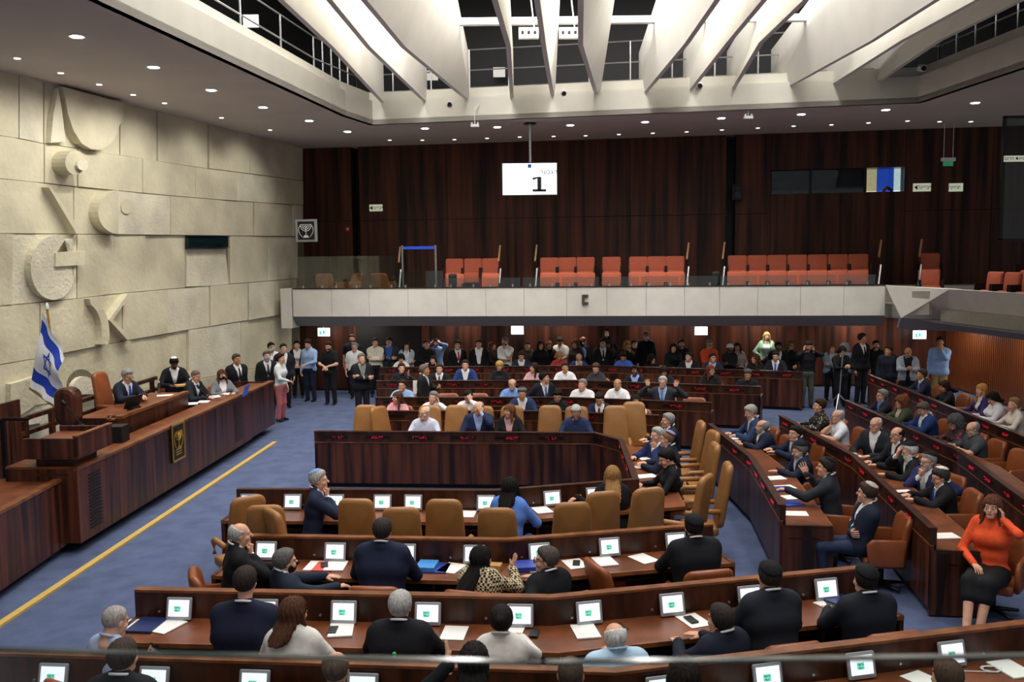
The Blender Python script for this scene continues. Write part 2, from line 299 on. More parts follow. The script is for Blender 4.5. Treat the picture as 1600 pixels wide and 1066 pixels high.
# lower back wall and right slatted wall
m = MB(); m.prism([bq(LA, -.5, 0, -.1), bq(LA, 19.4, 0, -.1), bq(LA, 19.4, 2.6, -.1), bq(LA, -.5, 2.6, -.1)], [bq(LA, -.5, 0, 0), bq(LA, 19.4, 0, 0), bq(LA, 19.4, 2.6, 0), bq(LA, -.5, 2.6, 0)])
lwb = tag(ob('wall_back_lower', m, M_BLACK), 'rosewood wall under the public gallery behind the standing crowd', 'wall', kind='structure')
for k in range(10):
    if k == 1: continue
    a, b = -.45 + 1.96 * k, -.45 + 1.96 * (k + 1); m = MB(); m.prism([bq(LA, a + .005, .06, 0), bq(LA, b - .005, .06, 0), bq(LA, b - .005, 2.55, 0), bq(LA, a + .005, 2.55, 0)], [bq(LA, a + .005, .06, .03), bq(LA, b - .005, .06, .03), bq(LA, b - .005, 2.55, .03), bq(LA, a + .005, 2.55, .03)]); ob('wood_panel', m, W_WALL, lwb)
RC = bq(LA, 19.1, 0)[:2]; RD = np.array([-0.04, -1.0]); RD = RD / np.linalg.norm(RD); RNn = np.array([RD[1], -RD[0]])
def rq(u, z, out=0): return (RC[0] + RD[0] * u + RNn[0] * out, RC[1] + RD[1] * u + RNn[1] * out, z)
m = MB(); m.prism([rq(0, 0, -.1), rq(16, 0, -.1), rq(16, 2.6, -.1), rq(0, 2.6, -.1)], [rq(0, 0, 0), rq(16, 0, 0), rq(16, 2.6, 0), rq(0, 2.6, 0)])
wr = tag(ob('wall_right', m, W_RAIL), 'wall of upright rosewood slats beside the rearmost right bench', 'wall', kind='structure')
sl = MB(); sl.box((0, 0, 1.3), (.05, .06, 2.5)); slm = sl.mesh('slat'); slm.materials.append(wood('slat_wood', '5a2c16', '96552f', (9, 9, .6)))
for k in range(80):
    q = rq(.1 + k * .11, 0, .03); o = link('slat', slm, [slm.materials[0]], wr); o.location = (q[0], q[1], 0); o.rotation_euler = (0, 0, math.atan2(RD[1], RD[0]) + math.pi / 2)
# gallery: floor steps, parapet panels, glass
Z_T, Z_W, Z_G = 3.14, 2.38, 2.09
gal = empty('gallery_parapet', bq(PA, 0, Z_G)); tag(gal, 'pale concrete parapet running along the public gallery', 'parapet', kind='structure')
uE = ub(PA, 1385); us = [ub(PA, x) for x in (455, 516, 575, 636, 697, 758, 818, 885, 948, 1010, 1070, 1125, 1185, 1252, 1320, 1385)]
def band(parent, f, name, mt, p0, p1, zt, zb, o0, o1, th=.12):
    m = MB(); m.prism([f(p0, zb, o0 - th), f(p1, zb, o0 - th), f(p1, zt, o1 - th), f(p0, zt, o1 - th)], [f(p0, zb, o0), f(p1, zb, o0), f(p1, zt, o1), f(p0, zt, o1)]); return ob(name, m, mt, parent)
fb = lambda u, z, o: bq(PA, u, z, o)
for a, b in zip(us, us[1:]):
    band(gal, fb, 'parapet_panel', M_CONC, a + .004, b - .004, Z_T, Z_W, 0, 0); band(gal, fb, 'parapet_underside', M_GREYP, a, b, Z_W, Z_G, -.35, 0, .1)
band(gal, fb, 'parapet_cap', mat('dark_cap', '241a16', .5), us[0], us[-1], Z_T + .03, Z_T, .01, .01, .3)
m = MB(); m.prism([bq(PA, -.32, 2.05, .02), bq(PA, 0, 2.05, .02), bq(PA, 0, 3.16, .02), bq(PA, -.32, 3.16, .02)], [bq(PA, -.32, 2.05, -.5), bq(PA, 0, 2.05, -.5), bq(PA, 0, 3.16, -.5), bq(PA, -.32, 3.16, -.5)]); ob('parapet_end', m, M_CONC, gal)
# splayed corner piece and right-hand parapet
c0 = np.array(bq(PA, uE, 0)[:2]); c1 = np.array(P(1484, 452, Z_T)); c2 = np.array(P(1600, 459, Z_T)); dR = (c2 - c1) / np.linalg.norm(c2 - c1); c3 = c1 + dR * 12
nR = np.array([dR[1], -dR[0]])
lo0 = np.array(P(1408, 497, Z_W)); lo1 = np.array(P(1474, 500, Z_W))
m = MB(); m.prism([(*c0, Z_T), (*c1, Z_T), (*lo1, Z_W), (*lo0, Z_W)], [(*(c0 + [.1, .3]), Z_T), (*(c1 + [.3, .1]), Z_T), (*(lo1 + [.3, .1]), Z_W), (*(lo0 + [.1, .3]), Z_W)]); ob('parapet_corner', m, M_CONC, gal)
m = MB(); q = [np.array(PL(x, y, c0, np.array([c1[1] - c0[1], c0[0] - c1[0]]))) for x, y in ((1427, 455), (1454, 455), (1454, 492), (1427, 492))]; nn = np.array([c1[1] - c0[1], c0[0] - c1[0], 0]); nn = nn / np.linalg.norm(nn); nn = nn if nn[1] < 0 else -nn
m.prism([tuple(p - nn * .03) for p in q], [tuple(p + nn * .035) for p in q]); ob('speaker_grille', m, mat('grille', 'a7a296', .9, .1, (80, 80, 80)), gal)
for k in range(5):
    a, b = c1 + dR * 2.4 * k, c1 + dR * 2.4 * (k + 1); a2, b2 = lo1 + dR * 2.4 * k, lo1 + dR * 2.4 * (k + 1); ba = -nR if nR[0] < 0 else nR
    m = MB(); m.prism([(*a, Z_T), (*b, Z_T), (*b2, Z_W), (*a2, Z_W)], [(*(a + ba * .15), Z_T), (*(b + ba * .15), Z_T), (*(b2 + ba * .15), Z_W), (*(a2 + ba * .15), Z_W)]); ob('parapet_panel', m, M_CONC, gal)
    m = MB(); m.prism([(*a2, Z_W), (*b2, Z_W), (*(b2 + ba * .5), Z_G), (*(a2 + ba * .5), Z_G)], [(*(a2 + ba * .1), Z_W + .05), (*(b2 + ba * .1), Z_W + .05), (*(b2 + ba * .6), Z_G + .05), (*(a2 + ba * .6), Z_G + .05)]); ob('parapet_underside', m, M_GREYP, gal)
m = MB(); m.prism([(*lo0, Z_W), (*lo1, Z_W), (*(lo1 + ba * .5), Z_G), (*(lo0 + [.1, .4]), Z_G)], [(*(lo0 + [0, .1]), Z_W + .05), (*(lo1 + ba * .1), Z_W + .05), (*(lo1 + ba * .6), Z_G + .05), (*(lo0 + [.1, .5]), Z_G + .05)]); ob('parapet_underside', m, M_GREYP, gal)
m = MB(); m.ext([bq(PA, -.3, 0, -.1)[:2], bq(PA, uE + .2, 0, -.1)[:2], tuple(c1 + ba * .2), tuple(c3 + ba * .2), (c3[0] + 4, c3[1]), (16, 30), bq(UA, -.3, 0, -.2)[:2]], 2.32, 2.38)
gf = tag(ob('gallery_floor', m, M_GREYP), 'grey slab of the public gallery', 'floor', kind='structure')
for k, (o0, z) in enumerate(((-.12, 2.66), (-1.15, 3.08))):
    m = MB(); m.ext([bq(PA, 0, 0, o0)[:2], bq(PA, 22, 0, o0)[:2], bq(PA, 22, 0, -2.45)[:2], bq(PA, 0, 0, -2.45)[:2]], 2.38 + .001 * k, z); ob('gallery_step', m, mat('gallery_step', '9b978c', .8), gf)
# soffit ring and fascia round the opening
OP = [(-6.6, 2.0), (-5.21, 12.13), (-3.81, 22.02), (-3.4, 23.5), (9.13, 21.1), (9.36, 17.2), (9.4, 2.0)]
OUT = [(-14, 2.0), (-14, 12.1), (-14, 30), (-6.5, 31), (15, 31), (18, 17.2), (18, 2.0)]
m = MB()
for i in range(len(OP) - 1): m.prism([(*OP[i], 7.3), (*OP[i + 1], 7.3), (*OUT[i + 1], 7.3), (*OUT[i], 7.3)], [(*OP[i], 7.42), (*OP[i + 1], 7.42), (*OUT[i + 1], 7.42), (*OUT[i], 7.42)])
ceil = tag(ob('ceiling', m, M_SOFFIT), 'flat grey soffit ring with recessed downlights', 'ceiling', kind='structure')
OPI = OP
for i in range(len(OP) - 1):
    a, b = OP[i], OP[i + 1]; ao, bo = offs(OP, .12)[i], offs(OP, .12)[i + 1]
    m = MB(); m.prism([(*a, 7.3), (*b, 7.3), (*b, 7.88), (*a, 7.88)], [(*ao, 7.3), (*bo, 7.3), (*bo, 7.88), (*ao, 7.88)]); tag(ob('trim_%d' % (i + 1), m, M_PLASTER), 'cream fascia band round the ceiling opening', 'fascia', 'ceiling fascia bands', kind='structure')
led = offs(OP, 1.2); m = MB()
for i in range(len(OP) - 1):
    ao, bo = offs(OP, .12)[i], offs(OP, .12)[i + 1]; m.prism([(*ao, 7.86), (*bo, 7.86), (*led[i + 1], 7.86), (*led[i], 7.86)], [(*ao, 8.1), (*bo, 8.1), (*led[i + 1], 8.1), (*led[i], 8.1)])
tag(ob('trim_8', m, M_PLASTER), 'cream ledge of the walkway above the ceiling opening', 'ledge', kind='structure')
# attic: dark walls and slatted dark ceiling over the opening
far = offs(OP, 3.0); m = MB()
for i in range(len(OP) - 1): m.prism([(*far[i], 7.43), (*far[i + 1], 7.43), (*far[i + 1], 11.2), (*far[i], 11.2)], [(*offs(OP, 3.1)[i], 7.43), (*offs(OP, 3.1)[i + 1], 7.43), (*offs(OP, 3.1)[i + 1], 11.2), (*offs(OP, 3.1)[i], 11.2)])
tag(ob('wall_attic', m, M_BLACK), 'black walls of the attic above the ceiling opening', 'wall', kind='structure')
m = MB(); m.ext([(-12, 2), (14, 2), (14, 28), (-12, 28)], 11.2, 11.3); att = tag(ob('ceiling_attic', m, mat('attic_boards', '4a4238', .9, .3, (1, 1, 1))), 'dark boarded upper ceiling above the fins', 'ceiling', kind='structure')
bm_ = MB(); bm_.box((0, 0, 0), (.35, 25.5, .3)); bmm = bm_.mesh('attic_beam'); bmm.materials.append(mat('attic_beam', '2c2620', .9))
for k in range(9): o = link('attic_beam', bmm, [bmm.materials[0]], att); o.location = (-9 + 2.4 * k, 15, 11.04)
# fins
def fin(p0, p1, p2, label):
    zt = 8.92; th = .045
    T0 = np.array(p0); d = np.array([-.02 - .01 * (p0[0] > 3), -1.0]); T2 = T0 + d * (p0[1] - p2[1] + 4); TC = T0 + d * 5.6
    e = np.array(p2) + (np.array(p2) - np.array(p1)) / np.linalg.norm(np.array(p2) - np.array(p1)) * 4
    lo = [(*p0, 7.82), (*p1, 7.74), (*p2, 7.74), (*e, 7.74)]; hi = [(*T0, zt), (*TC, zt + .6), (T2[0] * .5 + TC[0] * .5, T2[1] * .5 + TC[1] * .5, zt + .9), (*T2, zt + .9)]
    m = MB(); n = 4; vs = []
    for s in (-1, 1): vs += [(x + s * th, y, z) for x, y, z in lo] + [(x + s * th, y, z) for x, y, z in hi]
    fs = []
    for i in range(3):
        fs += [(i, i + 1, 4 + i + 1), (i, 4 + i + 1, 4 + i), (8 + i + 1, 8 + i, 12 + i + 1), (8 + i, 12 + i, 12 + i + 1), (i + 1, i, 8 + i, 8 + i + 1), (4 + i, 4 + i + 1, 12 + i + 1, 12 + i)]
    fs += [(0, 4, 12, 8), (7, 3, 11, 15)]
    m.add(vs, fs); return tag(ob('ceiling_fin', m, M_FIN), label, 'ceiling fin', 'white ceiling fins')
FP = [((597.5, 160), -3.15, -3.3), ((665, 160), -2.5, -2.6), ((731, 157), -1.88, -2.1), ((800, 155), 0, -.2), ((864, 155), .63, .42), ((933.6, 154), 1.29, 1.06), ((1001, 154), 3.19, 3.1), ((1070, 153), 3.93, 3.8), ((1138, 152), 4.52, 4.43), ((1207, 150), 6.5, 6.42), ((1276, 148.6), 7.04, 7.06), ((1343.7, 147), 7.72, 7.75)]
for i, (pp, x1, x2) in enumerate(FP):
    p0 = P(pp[0], pp[1], 7.82); g = ('beside the stone wall side', 'above the hanging screen', 'left of the gallery camera', 'nearest the right-hand gallery')[i // 3]
    fin(p0, (x1, 17.0), (x2, 13.9), ('tall white folded ceiling fin, %s of the group of three %s' % (('first', 'middle', 'last')[i % 3], ('by the stone wall', 'over the hanging screen', 'over the control booth side', 'toward the right gallery')[i // 3])))
# white cross beam and junction boxes
m = MB(); m.box((2.6, 20.2, 8.95), (13.0, .16, .14)); tag(ob('ceiling_beam', m, M_WHITE), 'slim white beam crossing behind the ceiling fins', 'beam')
for px in (835, 898):
    q = PY(px, 52, 20.0); e = empty('junction_box', q, 'white socket box on the ceiling beam, %s' % ('above the hanging screen' if px < 860 else 'between the middle fins'), 'socket box', 'white socket boxes on the beam')
    m = MB(); m.box((q[0] - .12, q[1], q[2]), (.42, .14, .22)); ob('box_body', m, M_WHITE, e)
    for k in range(3):
        m = MB(); m.box((q[0] - .25 + .13 * k, q[1] - .08, q[2]), (.05, .03, .06)); ob('socket', m, M_DKMET, e)
    m = MB(); m.tube([(q[0], q[1], q[2] + .1), (q[0] - .2, q[1], q[2] + 1.9)], .015, 6); ob('suspension_rod', m, M_WHITE, e)
# attic railings
def railing(pts, n, label):
    e = empty('attic_railing', (*pts[0], 8.1), label, 'railing')
    for k in range(n + 1):
        t = k / n * (len(pts) - 1); i = min(int(t), len(pts) - 2); f = t - i; x, y = pts[i][0] * (1 - f) + pts[i + 1][0] * f, pts[i][1] * (1 - f) + pts[i + 1][1] * f
        m = MB(); m.tube([(x, y, 8.1), (x, y, 9.15)], .022, 6); ob('post', m, M_STEEL, e)
    for z in (8.22, 8.65, 9.15):
        m = MB(); m.tube([(p[0], p[1], z) for p in pts], .018, 6); ob('rail', m, M_STEEL, e)
rl = offs(OP, .75)
railing([rl[3], rl[4]], 14, 'steel walkway railing above the far fascia'); railing([rl[1], rl[2], rl[3]], 10, 'steel walkway railing above the stone wall side fascia'); railing([rl[4], rl[5], rl[6]], 12, 'steel walkway railing above the right fascia')
for k, (px, py, Y) in enumerate(((392, 33, 20.0), (780, 113, 25.5), (1187, 90, 25.0), (675, 118, 25.5))):
    q = PY(px, py, Y); m = MB(); m.box(q, (.32, .03, .26)); tag(ob('attic_notice', m, M_PAPER), 'small pale notice on the dark attic wall, %s' % ('above the stone wall fascia', 'over the hanging screen', 'between the right fins', 'behind the left fins')[k], 'notice')
# downlights
lm = MB(); lm.lathe([(.001, 0), (.085, 0), (.09, .02)], n=16); lmm = lm.mesh('lamp_lens'); lmm.materials.append(M_LAMP)
rm = MB(); rm.lathe([(.085, 0), (.12, -.004), (.12, .02), (.085, .02)], n=16); rmm = rm.mesh('lamp_ring'); rmm.materials.append(M_WHITE)
DL = [(120, 56), (240, 104), (330, 140), (411, 167), (483, 188), (543, 205), (664, 200), (777, 198), (891, 195), (1008, 190), (1127, 184), (1252, 178), (1384, 171), (1524, 160)]
for i, p in enumerate(DL):
    x, y = P(p[0], p[1], 7.3); e = empty('downlight', (x, y, 7.3), 'bright round recessed downlight in the soffit %s' % ('along the stone wall' if i < 6 else 'above the gallery'), 'downlight', 'large soffit downlights', world=False)
    o = link('lamp_ring', rmm, [M_WHITE], e); o.location = (0, 0, -.012); o = link('lamp_lens', lmm, [M_LAMP], e); o.location = (0, 0, -.022)
    l = bpy.data.lights.new('downlight', 'SPOT'); l.energy = 200; l.spot_size = math.radians(95); l.spot_blend = .7; l.shadow_soft_size = .08; l.color = (1, .95, .88); lo_ = bpy.data.objects.new('downlight_lamp', l); C.objects.link(lo_); lo_.location = (x, y, 7.24)
sm = MB(); sm.lathe([(.001, 0), (.05, 0), (.055, .02)], n=10); smm = sm.mesh('small_lens'); smm.materials.append(M_LAMPD)
for p in [(27, 91), (95, 114), (155, 132), (208, 148), (257, 161), (346, 184), (422, 203), (609, 219), (660, 219), (710, 218), (761, 216), (812, 214), (865, 213), (915, 212), (967, 210), (1020, 208), (1073, 206), (1128, 203), (1184, 200), (1240, 197), (1299, 195), (1357, 192), (1418, 189), (1468, 190), (1517, 190)]:
    x, y = P(p[0], p[1], 7.3); o = link('small_downlight', smm, [M_LAMPD]); o.location = (x, y, 7.288); tag(o, 'small recessed spotlight in the soffit near the wall', 'spotlight', 'small soffit spotlights')
# light fittings under the gallery; those by the slatted wall are added
for i, u in enumerate((1.6, 4.6, 7.6, 10.6, 13.6, 16.4)):
    q = bq(LA, u, 2.0, .62); m = MB(); m.box((q[0], q[1], 2.27), (.5, .16, .06)); e = tag(ob('gallery_underlight', m, M_WHITE), 'slim white light fitting under the gallery above the crowd', 'light fitting', 'fittings under the gallery')
    m = MB(); m.box((q[0], q[1], 2.235), (.44, .1, .012)); ob('diffuser', m, M_LAMPD, e)
    m = MB(); m.tube([(q[0], q[1], 2.29), (q[0], q[1], 2.33)], .02, 6); ob('bracket', m, M_WHITE, e)
    area('gallery_underlight_lamp', (q[0], q[1], 2.2), 1.2, .3, 14 if i < 4 else 22, (1, .9, .78))
for u in (2.2, 5.2, 8.2):  # added fittings and lamps that brighten the slatted wall and crowd beside it
    q = rq(u, 0, .75); m = MB(); m.box((q[0], q[1], 2.2), (.16, .5, .06)); e = tag(ob('gallery_underlight', m, M_WHITE), 'added white light fitting under the gallery to brighten the slatted wall', 'light fitting', 'added fittings by the slatted wall')
    m = MB(); m.box((q[0], q[1], 2.165), (.1, .44, .012)); ob('diffuser', m, M_LAMPD, e); m = MB(); m.tube([(q[0], q[1], 2.22), (q[0], q[1], 2.33)], .02, 6); ob('bracket', m, M_WHITE, e)
    area('gallery_underlight_lamp', (q[0], q[1], 2.15), .3, 1.2, 24, (1, .88, .74))
# ================================================================== desks
ROW = dict(
    B1=[(593, 574), (930, 571), (1254, 581)], B2=[(588, 595), (900, 594), (1188.5, 604)], B3=[(586.6, 621), (880, 620.5), (1111, 629)], B4=[(585, 642), (850, 642), (1030, 649)],
    N1=[(1111, 817), (790, 841), (365, 834)], N2=[(1350, 884), (860, 930), (215, 918)], N3=[(1640, 965), (960, 1045), (-20, 1015)],
    R1=[(1107.6, 661.6), (1172.6, 714), (1219.7, 789)], R2=[(1218, 648.6), (1332, 711), (1455, 825)], R3=[(1320.5, 625), (1496, 703), (1640, 808)], R4=[(1356.5, 585), (1640, 697)])
ROW = {k: [P(x, y, 1.0) for x, y in v] for k, v in ROW.items()}
ROW['M'] = [(-3.47, 15.98), (1.37, 15.53), (1.74, 14.9), (1.62, 12.25), (-.27, 11.76), (-3.63, 11.99)]
def along(pts, step=.02):
    out = []
    for a, b in zip(pts, pts[1:]):
        L = math.hypot(b[0] - a[0], b[1] - a[1]); n = max(2, int(L / step)); nx, ny = -(b[1] - a[1]) / L, (b[0] - a[0]) / L
        out += [(a[0] + (b[0] - a[0]) * k / n, a[1] + (b[1] - a[1]) * k / n, nx, ny) for k in range(n + 1)]
    return out
SEATS = {}
def seat_at(row, px, d, z, seg=None):       # point d to the sitters' side of a row whose image column is px
    k = (row, round(d, 3), z, seg)
    if k not in SEATS:
        pts = offs(ROW[row], d); A_ = along(pts if seg is None else pts[seg[0]:seg[1] + 1]); SEATS[k] = (A_, np.array([proj(q[0], q[1], z)[0] for q in A_]))
    A_, X_ = SEATS[k]; return A_[int(np.argmin(np.abs(X_ - px)))]
# LED lettering: little strokes like a lit name display
def led_mesh(seed):
    r = random.Random(seed); m = MB(); x = -.13 + r.uniform(0, .04)
    while x < .13:
        for zz in (-.014, 0, .014):
            if r.random() < .62: m.box((x, 0, zz), (.007, .004, .005))
        if r.random() < .7: m.box((x + .006, 0, r.choice((-.014, .014))), (.013, .004, .005))
        x += r.choice((.018, .02, .034))
    me = m.mesh('lettering'); me.materials.append(M_LED); return me
LEDS = [led_mesh(i) for i in range(6)]
st = MB(); st.box((0, 0, 0), (.44, .006, .055)); STRIP = st.mesh('name_display'); STRIP.materials.append(M_LEDOFF)
mf = MB(); mf.slab(rrect(.235, .20, .012, -.10), .022, .004); MONF = mf.mesh('monitor', True); MONF.materials.append(M_SILVER)
ms = MB(); ms.box((0, .0125, .004), (.19, .003, .145)); MONS = ms.mesh('screen'); MONS.materials.append(M_SCREEN)
mg = MB(); mg.box((.012, .0148, -.002), (.062, .002, .052)); MONG = mg.mesh('vote_notice'); MONG.materials.append(M_MINT)
T1, T2 = text_mesh('נרשם', .022), text_mesh('בעד', .022)
for t in (T1, T2): t.materials.append(M_INK)
kn = MB(); kn.lathe([(.001, 0), (.012, 0), (.012, .012), (.001, .014)], n=8); KNOB = kn.mesh('knob'); KNOB.materials.append(M_STEEL)
def desk(name, row, label, leds=True, mons=(), z_led=.9, knobs=False, led_px=None):
    pts = ROW[row]; e = empty(name, (*pts[0], 0), label, 'bench desk')
    def strip(nm, mt, d0, d1, z0, z1, ends=0):
        A, B = offs(pts, d0), offs(pts, d1)
        for i in range(len(pts) - 1):
            m = MB(); m.ext([A[i], A[i + 1], B[i + 1], B[i]], z0, z1); ob(nm, m, mt, e)
    strip('plinth', M_BLACK, .07, .12, 0, .09)
    strip('front_panel', W_DARK, 0, .035, .08, .795)
    strip('trim_strip', W_EDGE, -.012, .035, .795, .81)
    strip('name_rail', W_RAIL, -.006, .05, .81, .978)
    strip('rail_cap', W_EDGE if row[0] == 'N' else W_RAIL, -.025, .065, .978, 1.0)
    strip('desk_top', W_TOP, .05, .60, .715, .742)
    strip('desk_edge', W_EDGE, .60, .625, .705, .745)
    strip('under_shelf', W_RAIL, .10, .45, .58, .60)
    strip('desk_rail', W_RAIL, .05, .062, .742, .978)
    for i in (0, -1):
        p = pts[i]; q = offs(pts, .62)[i]; t = np.array(pts[1]) - np.array(pts[0]) if i == 0 else np.array(pts[-2]) - np.array(pts[-1]); t = t / np.linalg.norm(t) * .045
        m = MB(); m.ext([p, q, (q[0] + t[0], q[1] + t[1]), (p[0] + t[0], p[1] + t[1])], .02, .75); ob('end_panel', m, W_DARK, e)
    al = along(pts, .05); L = sum(math.hypot(b[0] - a[0], b[1] - a[1]) for a, b in zip(pts, pts[1:])); nseat = int(L / .75)
    cum = 0; last = None; pos = []
    for q in along(pts, .01):
        if last: cum += math.hypot(q[0] - last[0], q[1] - last[1])
        last = q
        if cum >= .75 * (len(pos) + .5) and len(pos) < nseat: pos.append(q)
    for k, (x, y, nx, ny) in enumerate(pos):
        if leds:
            M = frame(None, (ny, -nx, 0), (0, 0, 1), (x - nx * .011, y - ny * .011, z_led)) @ Matrix.Rotation(math.pi / 2, 4, 'X')
            M = Matrix.Translation((x - nx * .011, y - ny * .011, z_led)) @ Matrix.Rotation(math.atan2(-nx, ny), 4, 'Z')
            o = link('name_display', STRIP, [M_LEDOFF], e); o.matrix_parent_inverse = Matrix.Translation(-e.location); o.matrix_basis = M
            if random.random() < .88: l = link('lettering', random.choice(LEDS), [M_LED]); l.parent = o; l.location = (random.uniform(-.06, .08), -.005, 0)
        if row[0] == 'N' or row == 'M':
            o = link('knob', KNOB, [M_STEEL], e); o.matrix_basis = Matrix.Translation((x + nx * .062 + ny * .3, y + ny * .062 - nx * .3, .80)) @ Matrix.Rotation(math.atan2(ny, nx), 4, 'Z') @ Matrix.Rotation(math.pi / 2, 4, 'Y')
        if k % 3 != 1: continue
        m = MB(); cx, cy = x + nx * .33 - ny * .36, y + ny * .33 + nx * .36; m.box((cx, cy, .36), (.03, .50, .70), math.atan2(ny, nx) - math.pi / 2); ob('divider', m, W_RAIL, e)
    for px, py in mons:
        x, y, nx, ny = seat_at(row, px, .11, .86, (3, 5) if row == 'M' else None)
        M = Matrix.Translation((x, y, .85)) @ Matrix.Rotation(math.atan2(-nx, ny), 4, 'Z') @ Matrix.Rotation(math.radians(14), 4, 'X')
        o = link('monitor', MONF, [M_SILVER], e); o.matrix_basis = M
        s = link('screen', MONS, [M_SCREEN]); s.parent = o
        g = link('vote_notice', MONG, [M_MINT]); g.parent = o
        for t, dz in ((T1, .011), (T2, -.015)):
            l = link('lettering', t, [M_INK]); l.parent = o; l.matrix_basis = Matrix.Translation((.012, .0168, -.002 + dz)) @ Matrix.Rotation(math.pi, 4, 'Z') @ Matrix.Rotation(math.pi / 2, 4, 'X')
    return e
desk('ministers_table', 'M', 'U-shaped rosewood ministers table open towards the podium', True, [(389, 774), (456, 777), (524, 782), (597, 777), (646, 781), (759, 777), (863, 777), (930, 770)])
desk('bench_desk', 'B1', 'rosewood bench desk at the rear, against the standing crowd')
desk('bench_desk', 'B2', 'rosewood bench desk second from the rear crowd')
desk('bench_desk', 'B3', 'rosewood bench desk third from the rear crowd')
desk('bench_desk', 'B4', 'rosewood bench desk directly behind the far ministers chairs')
desk('bench_desk', 'R1', 'rosewood side bench desk next to the ministers table aisle')
desk('bench_desk', 'R2', 'rosewood side bench desk with the woman in orange at its end')
desk('bench_desk', 'R3', 'rosewood side bench desk between the orange blouse bench and the rear side bench')
desk('bench_desk', 'R4', 'rosewood side bench desk nearest the slatted wall')
desk('bench_desk', 'N1', 'rosewood bench desk right behind the near ministers chairs', False, [(416, 857), (524, 858), (634, 860), (742, 860), (843, 857), (952, 851), (1056, 841)])
desk('bench_desk', 'N2', 'rosewood bench desk with papers and nine lit monitors', False, [(281, 943), (414, 940), (538, 952), (670, 954), (811, 958), (919, 952), (1049, 938), (1171, 924), (1291, 914)])
desk('bench_desk', 'N3', 'rosewood bench desk seen just over the glass balustrade', False, [(82, 1052), (239, 1053), (397, 1056), (567, 1056), (1033, 1059), (1198, 1051), (1346, 1031), (1488, 1016)])
# ================================================================== papers, phones, books on the desks
DESKPTS = [q for r in ROW.values() for q in along(r, .05)]
def on_desk(px, py): return P(px, py, .745)
def flat(name, px, py, w, d, ang, h, mt, label, cat, grp=None, z=.7455):
    x, y = P(px, py, z)
    if z < .8:                                          # keep things on the desk top: between its rail and its edge
        c = min(((abs((x - q[0]) * q[2] + (y - q[1]) * q[3] - .33) + 3 * abs((x - q[0]) * q[3] - (y - q[1]) * q[2]), q) for q in DESKPTS), key=lambda t: t[0])[1]
        dd = (x - c[0]) * c[2] + (y - c[1]) * c[3]; nd = min(.42, max(.27, dd)); x += c[2] * (nd - dd); y += c[3] * (nd - dd)
        if abs(nd - dd) > .01 or True: ang = math.degrees(math.atan2(c[3], c[2])) - 90 + max(-18, min(18, ang - 10))
    m = MB(); m.box((0, 0, h / 2), (w, d, h)); o = ob(name, m, mt); o.location = (x, y, z); o.rotation_euler = (0, 0, math.radians(ang)); return tag(o, label, cat, grp)
PAPERS = [(236, 957, 12), (268, 973, -14), (540, 975, 20), (712, 983, 8), (798, 985, 4), (912, 984, 6), (1075, 962, 18), (1290, 940, 25), (716, 867, -8), (835, 879, 6), (893, 875, 15), (940, 873, 12), (1000, 868, 30), (498, 881, 10), (525, 885, 14), (545, 803, 5), (730, 803, 8), (846, 797, 12), (1012, 716, 70), (1005, 730, 60), (1000, 745, 50), (1240, 777, 40), (1225, 762, 35), (1210, 748, 30), (1190, 690, 40), (1475, 838, 20), (1480, 775, 40), (1385, 712, 35), (1235, 803, 10), (1560, 1035, 10), (1420, 1047, 25), (1260, 1057, 15), (1140, 1060, 5), (150, 638, 10), (1165, 685, 40), (1410, 770, 40)]
PLACE = lambda px, py: ('on the nearest bench' if py > 1000 else 'on the papered bench desk' if py > 930 and px < 1400 else 'on the bench behind the near ministers chairs' if 840 < py < 930 and px < 1150 else 'on the ministers table' if py < 840 and px < 1100 else 'on a right side bench desk')
for i, (px, py, a) in enumerate(PAPERS):
    if px == 150: continue
    flat('paper_sheet', px, py, .21, .295, a, .004 + .004 * (i % 3), M_PAPER, 'loose white printed sheets lying %s' % PLACE(px, py), 'paper', 'papers ' + PLACE(px, py))
for px, py, a, w in ((520, 985, 15, 0), (836, 981, 5, 0), (965, 975, 20, 0), (1078, 967, 15, 0), (1287, 938, -30, 0), (510, 880, 40, 0), (677, 883, 10, 0), (898, 877, -20, 0), (1015, 727, 60, 0), (1280, 732, 20, 0), (1195, 955, 0, 0)):
    if px in (1195, 1280): continue
    flat('phone', px, py, .075, .15, a, .009, M_BLACK, 'dark smartphone lying face up %s' % PLACE(px, py), 'phone', 'phones on the desks', z=.757)
flat('blue_folder', 230, 978, .24, .32, 8, .02, mat('folder_navy', '1b2a5c', .5), 'navy folder under papers at the end of the papered bench', 'folder')
flat('blue_book', 672, 880, .20, .26, 8, .05, mat('book_blue', '3a8ad0', .5), 'light blue book beside the man in navy suit', 'book'); flat('blue_folder', 683, 886, .26, .3, 8, .012, mat('folder_blue2', '22409a', .5), 'dark blue folder under the light blue book', 'folder')
flat('red_booklet', 508, 886, .22, .28, 10, .01, mat('booklet_red', 'd05040', .6), 'red and white booklet beside the masked man', 'booklet')
flat('blue_binder', 815, 879, .30, .25, 4, .05, mat('binder_blue', '2a3f9c', .5), 'thick open white and blue binder on the near bench', 'binder')
flat('blue_folder', 1215, 765, .24, .30, 35, .015, mat('folder_blue3', '23409c', .5), 'dark blue folder beside the man reading his phone', 'folder'); flat('blue_folder', 1235, 788, .24, .30, 30, .015, MATS['folder_blue3'], 'dark blue folder at the end of the first side bench', 'folder')
flat('blue_folder', 1315, 940, .25, .33, 40, .03, MATS['folder_navy'], 'navy folder beside the man in a black skullcap', 'folder')
flat('brown_box', 780, 870, .14, .12, 5, .06, mat('box_kraft', 'b58a4c', .7), 'small brown box beside the woman in checks', 'box')
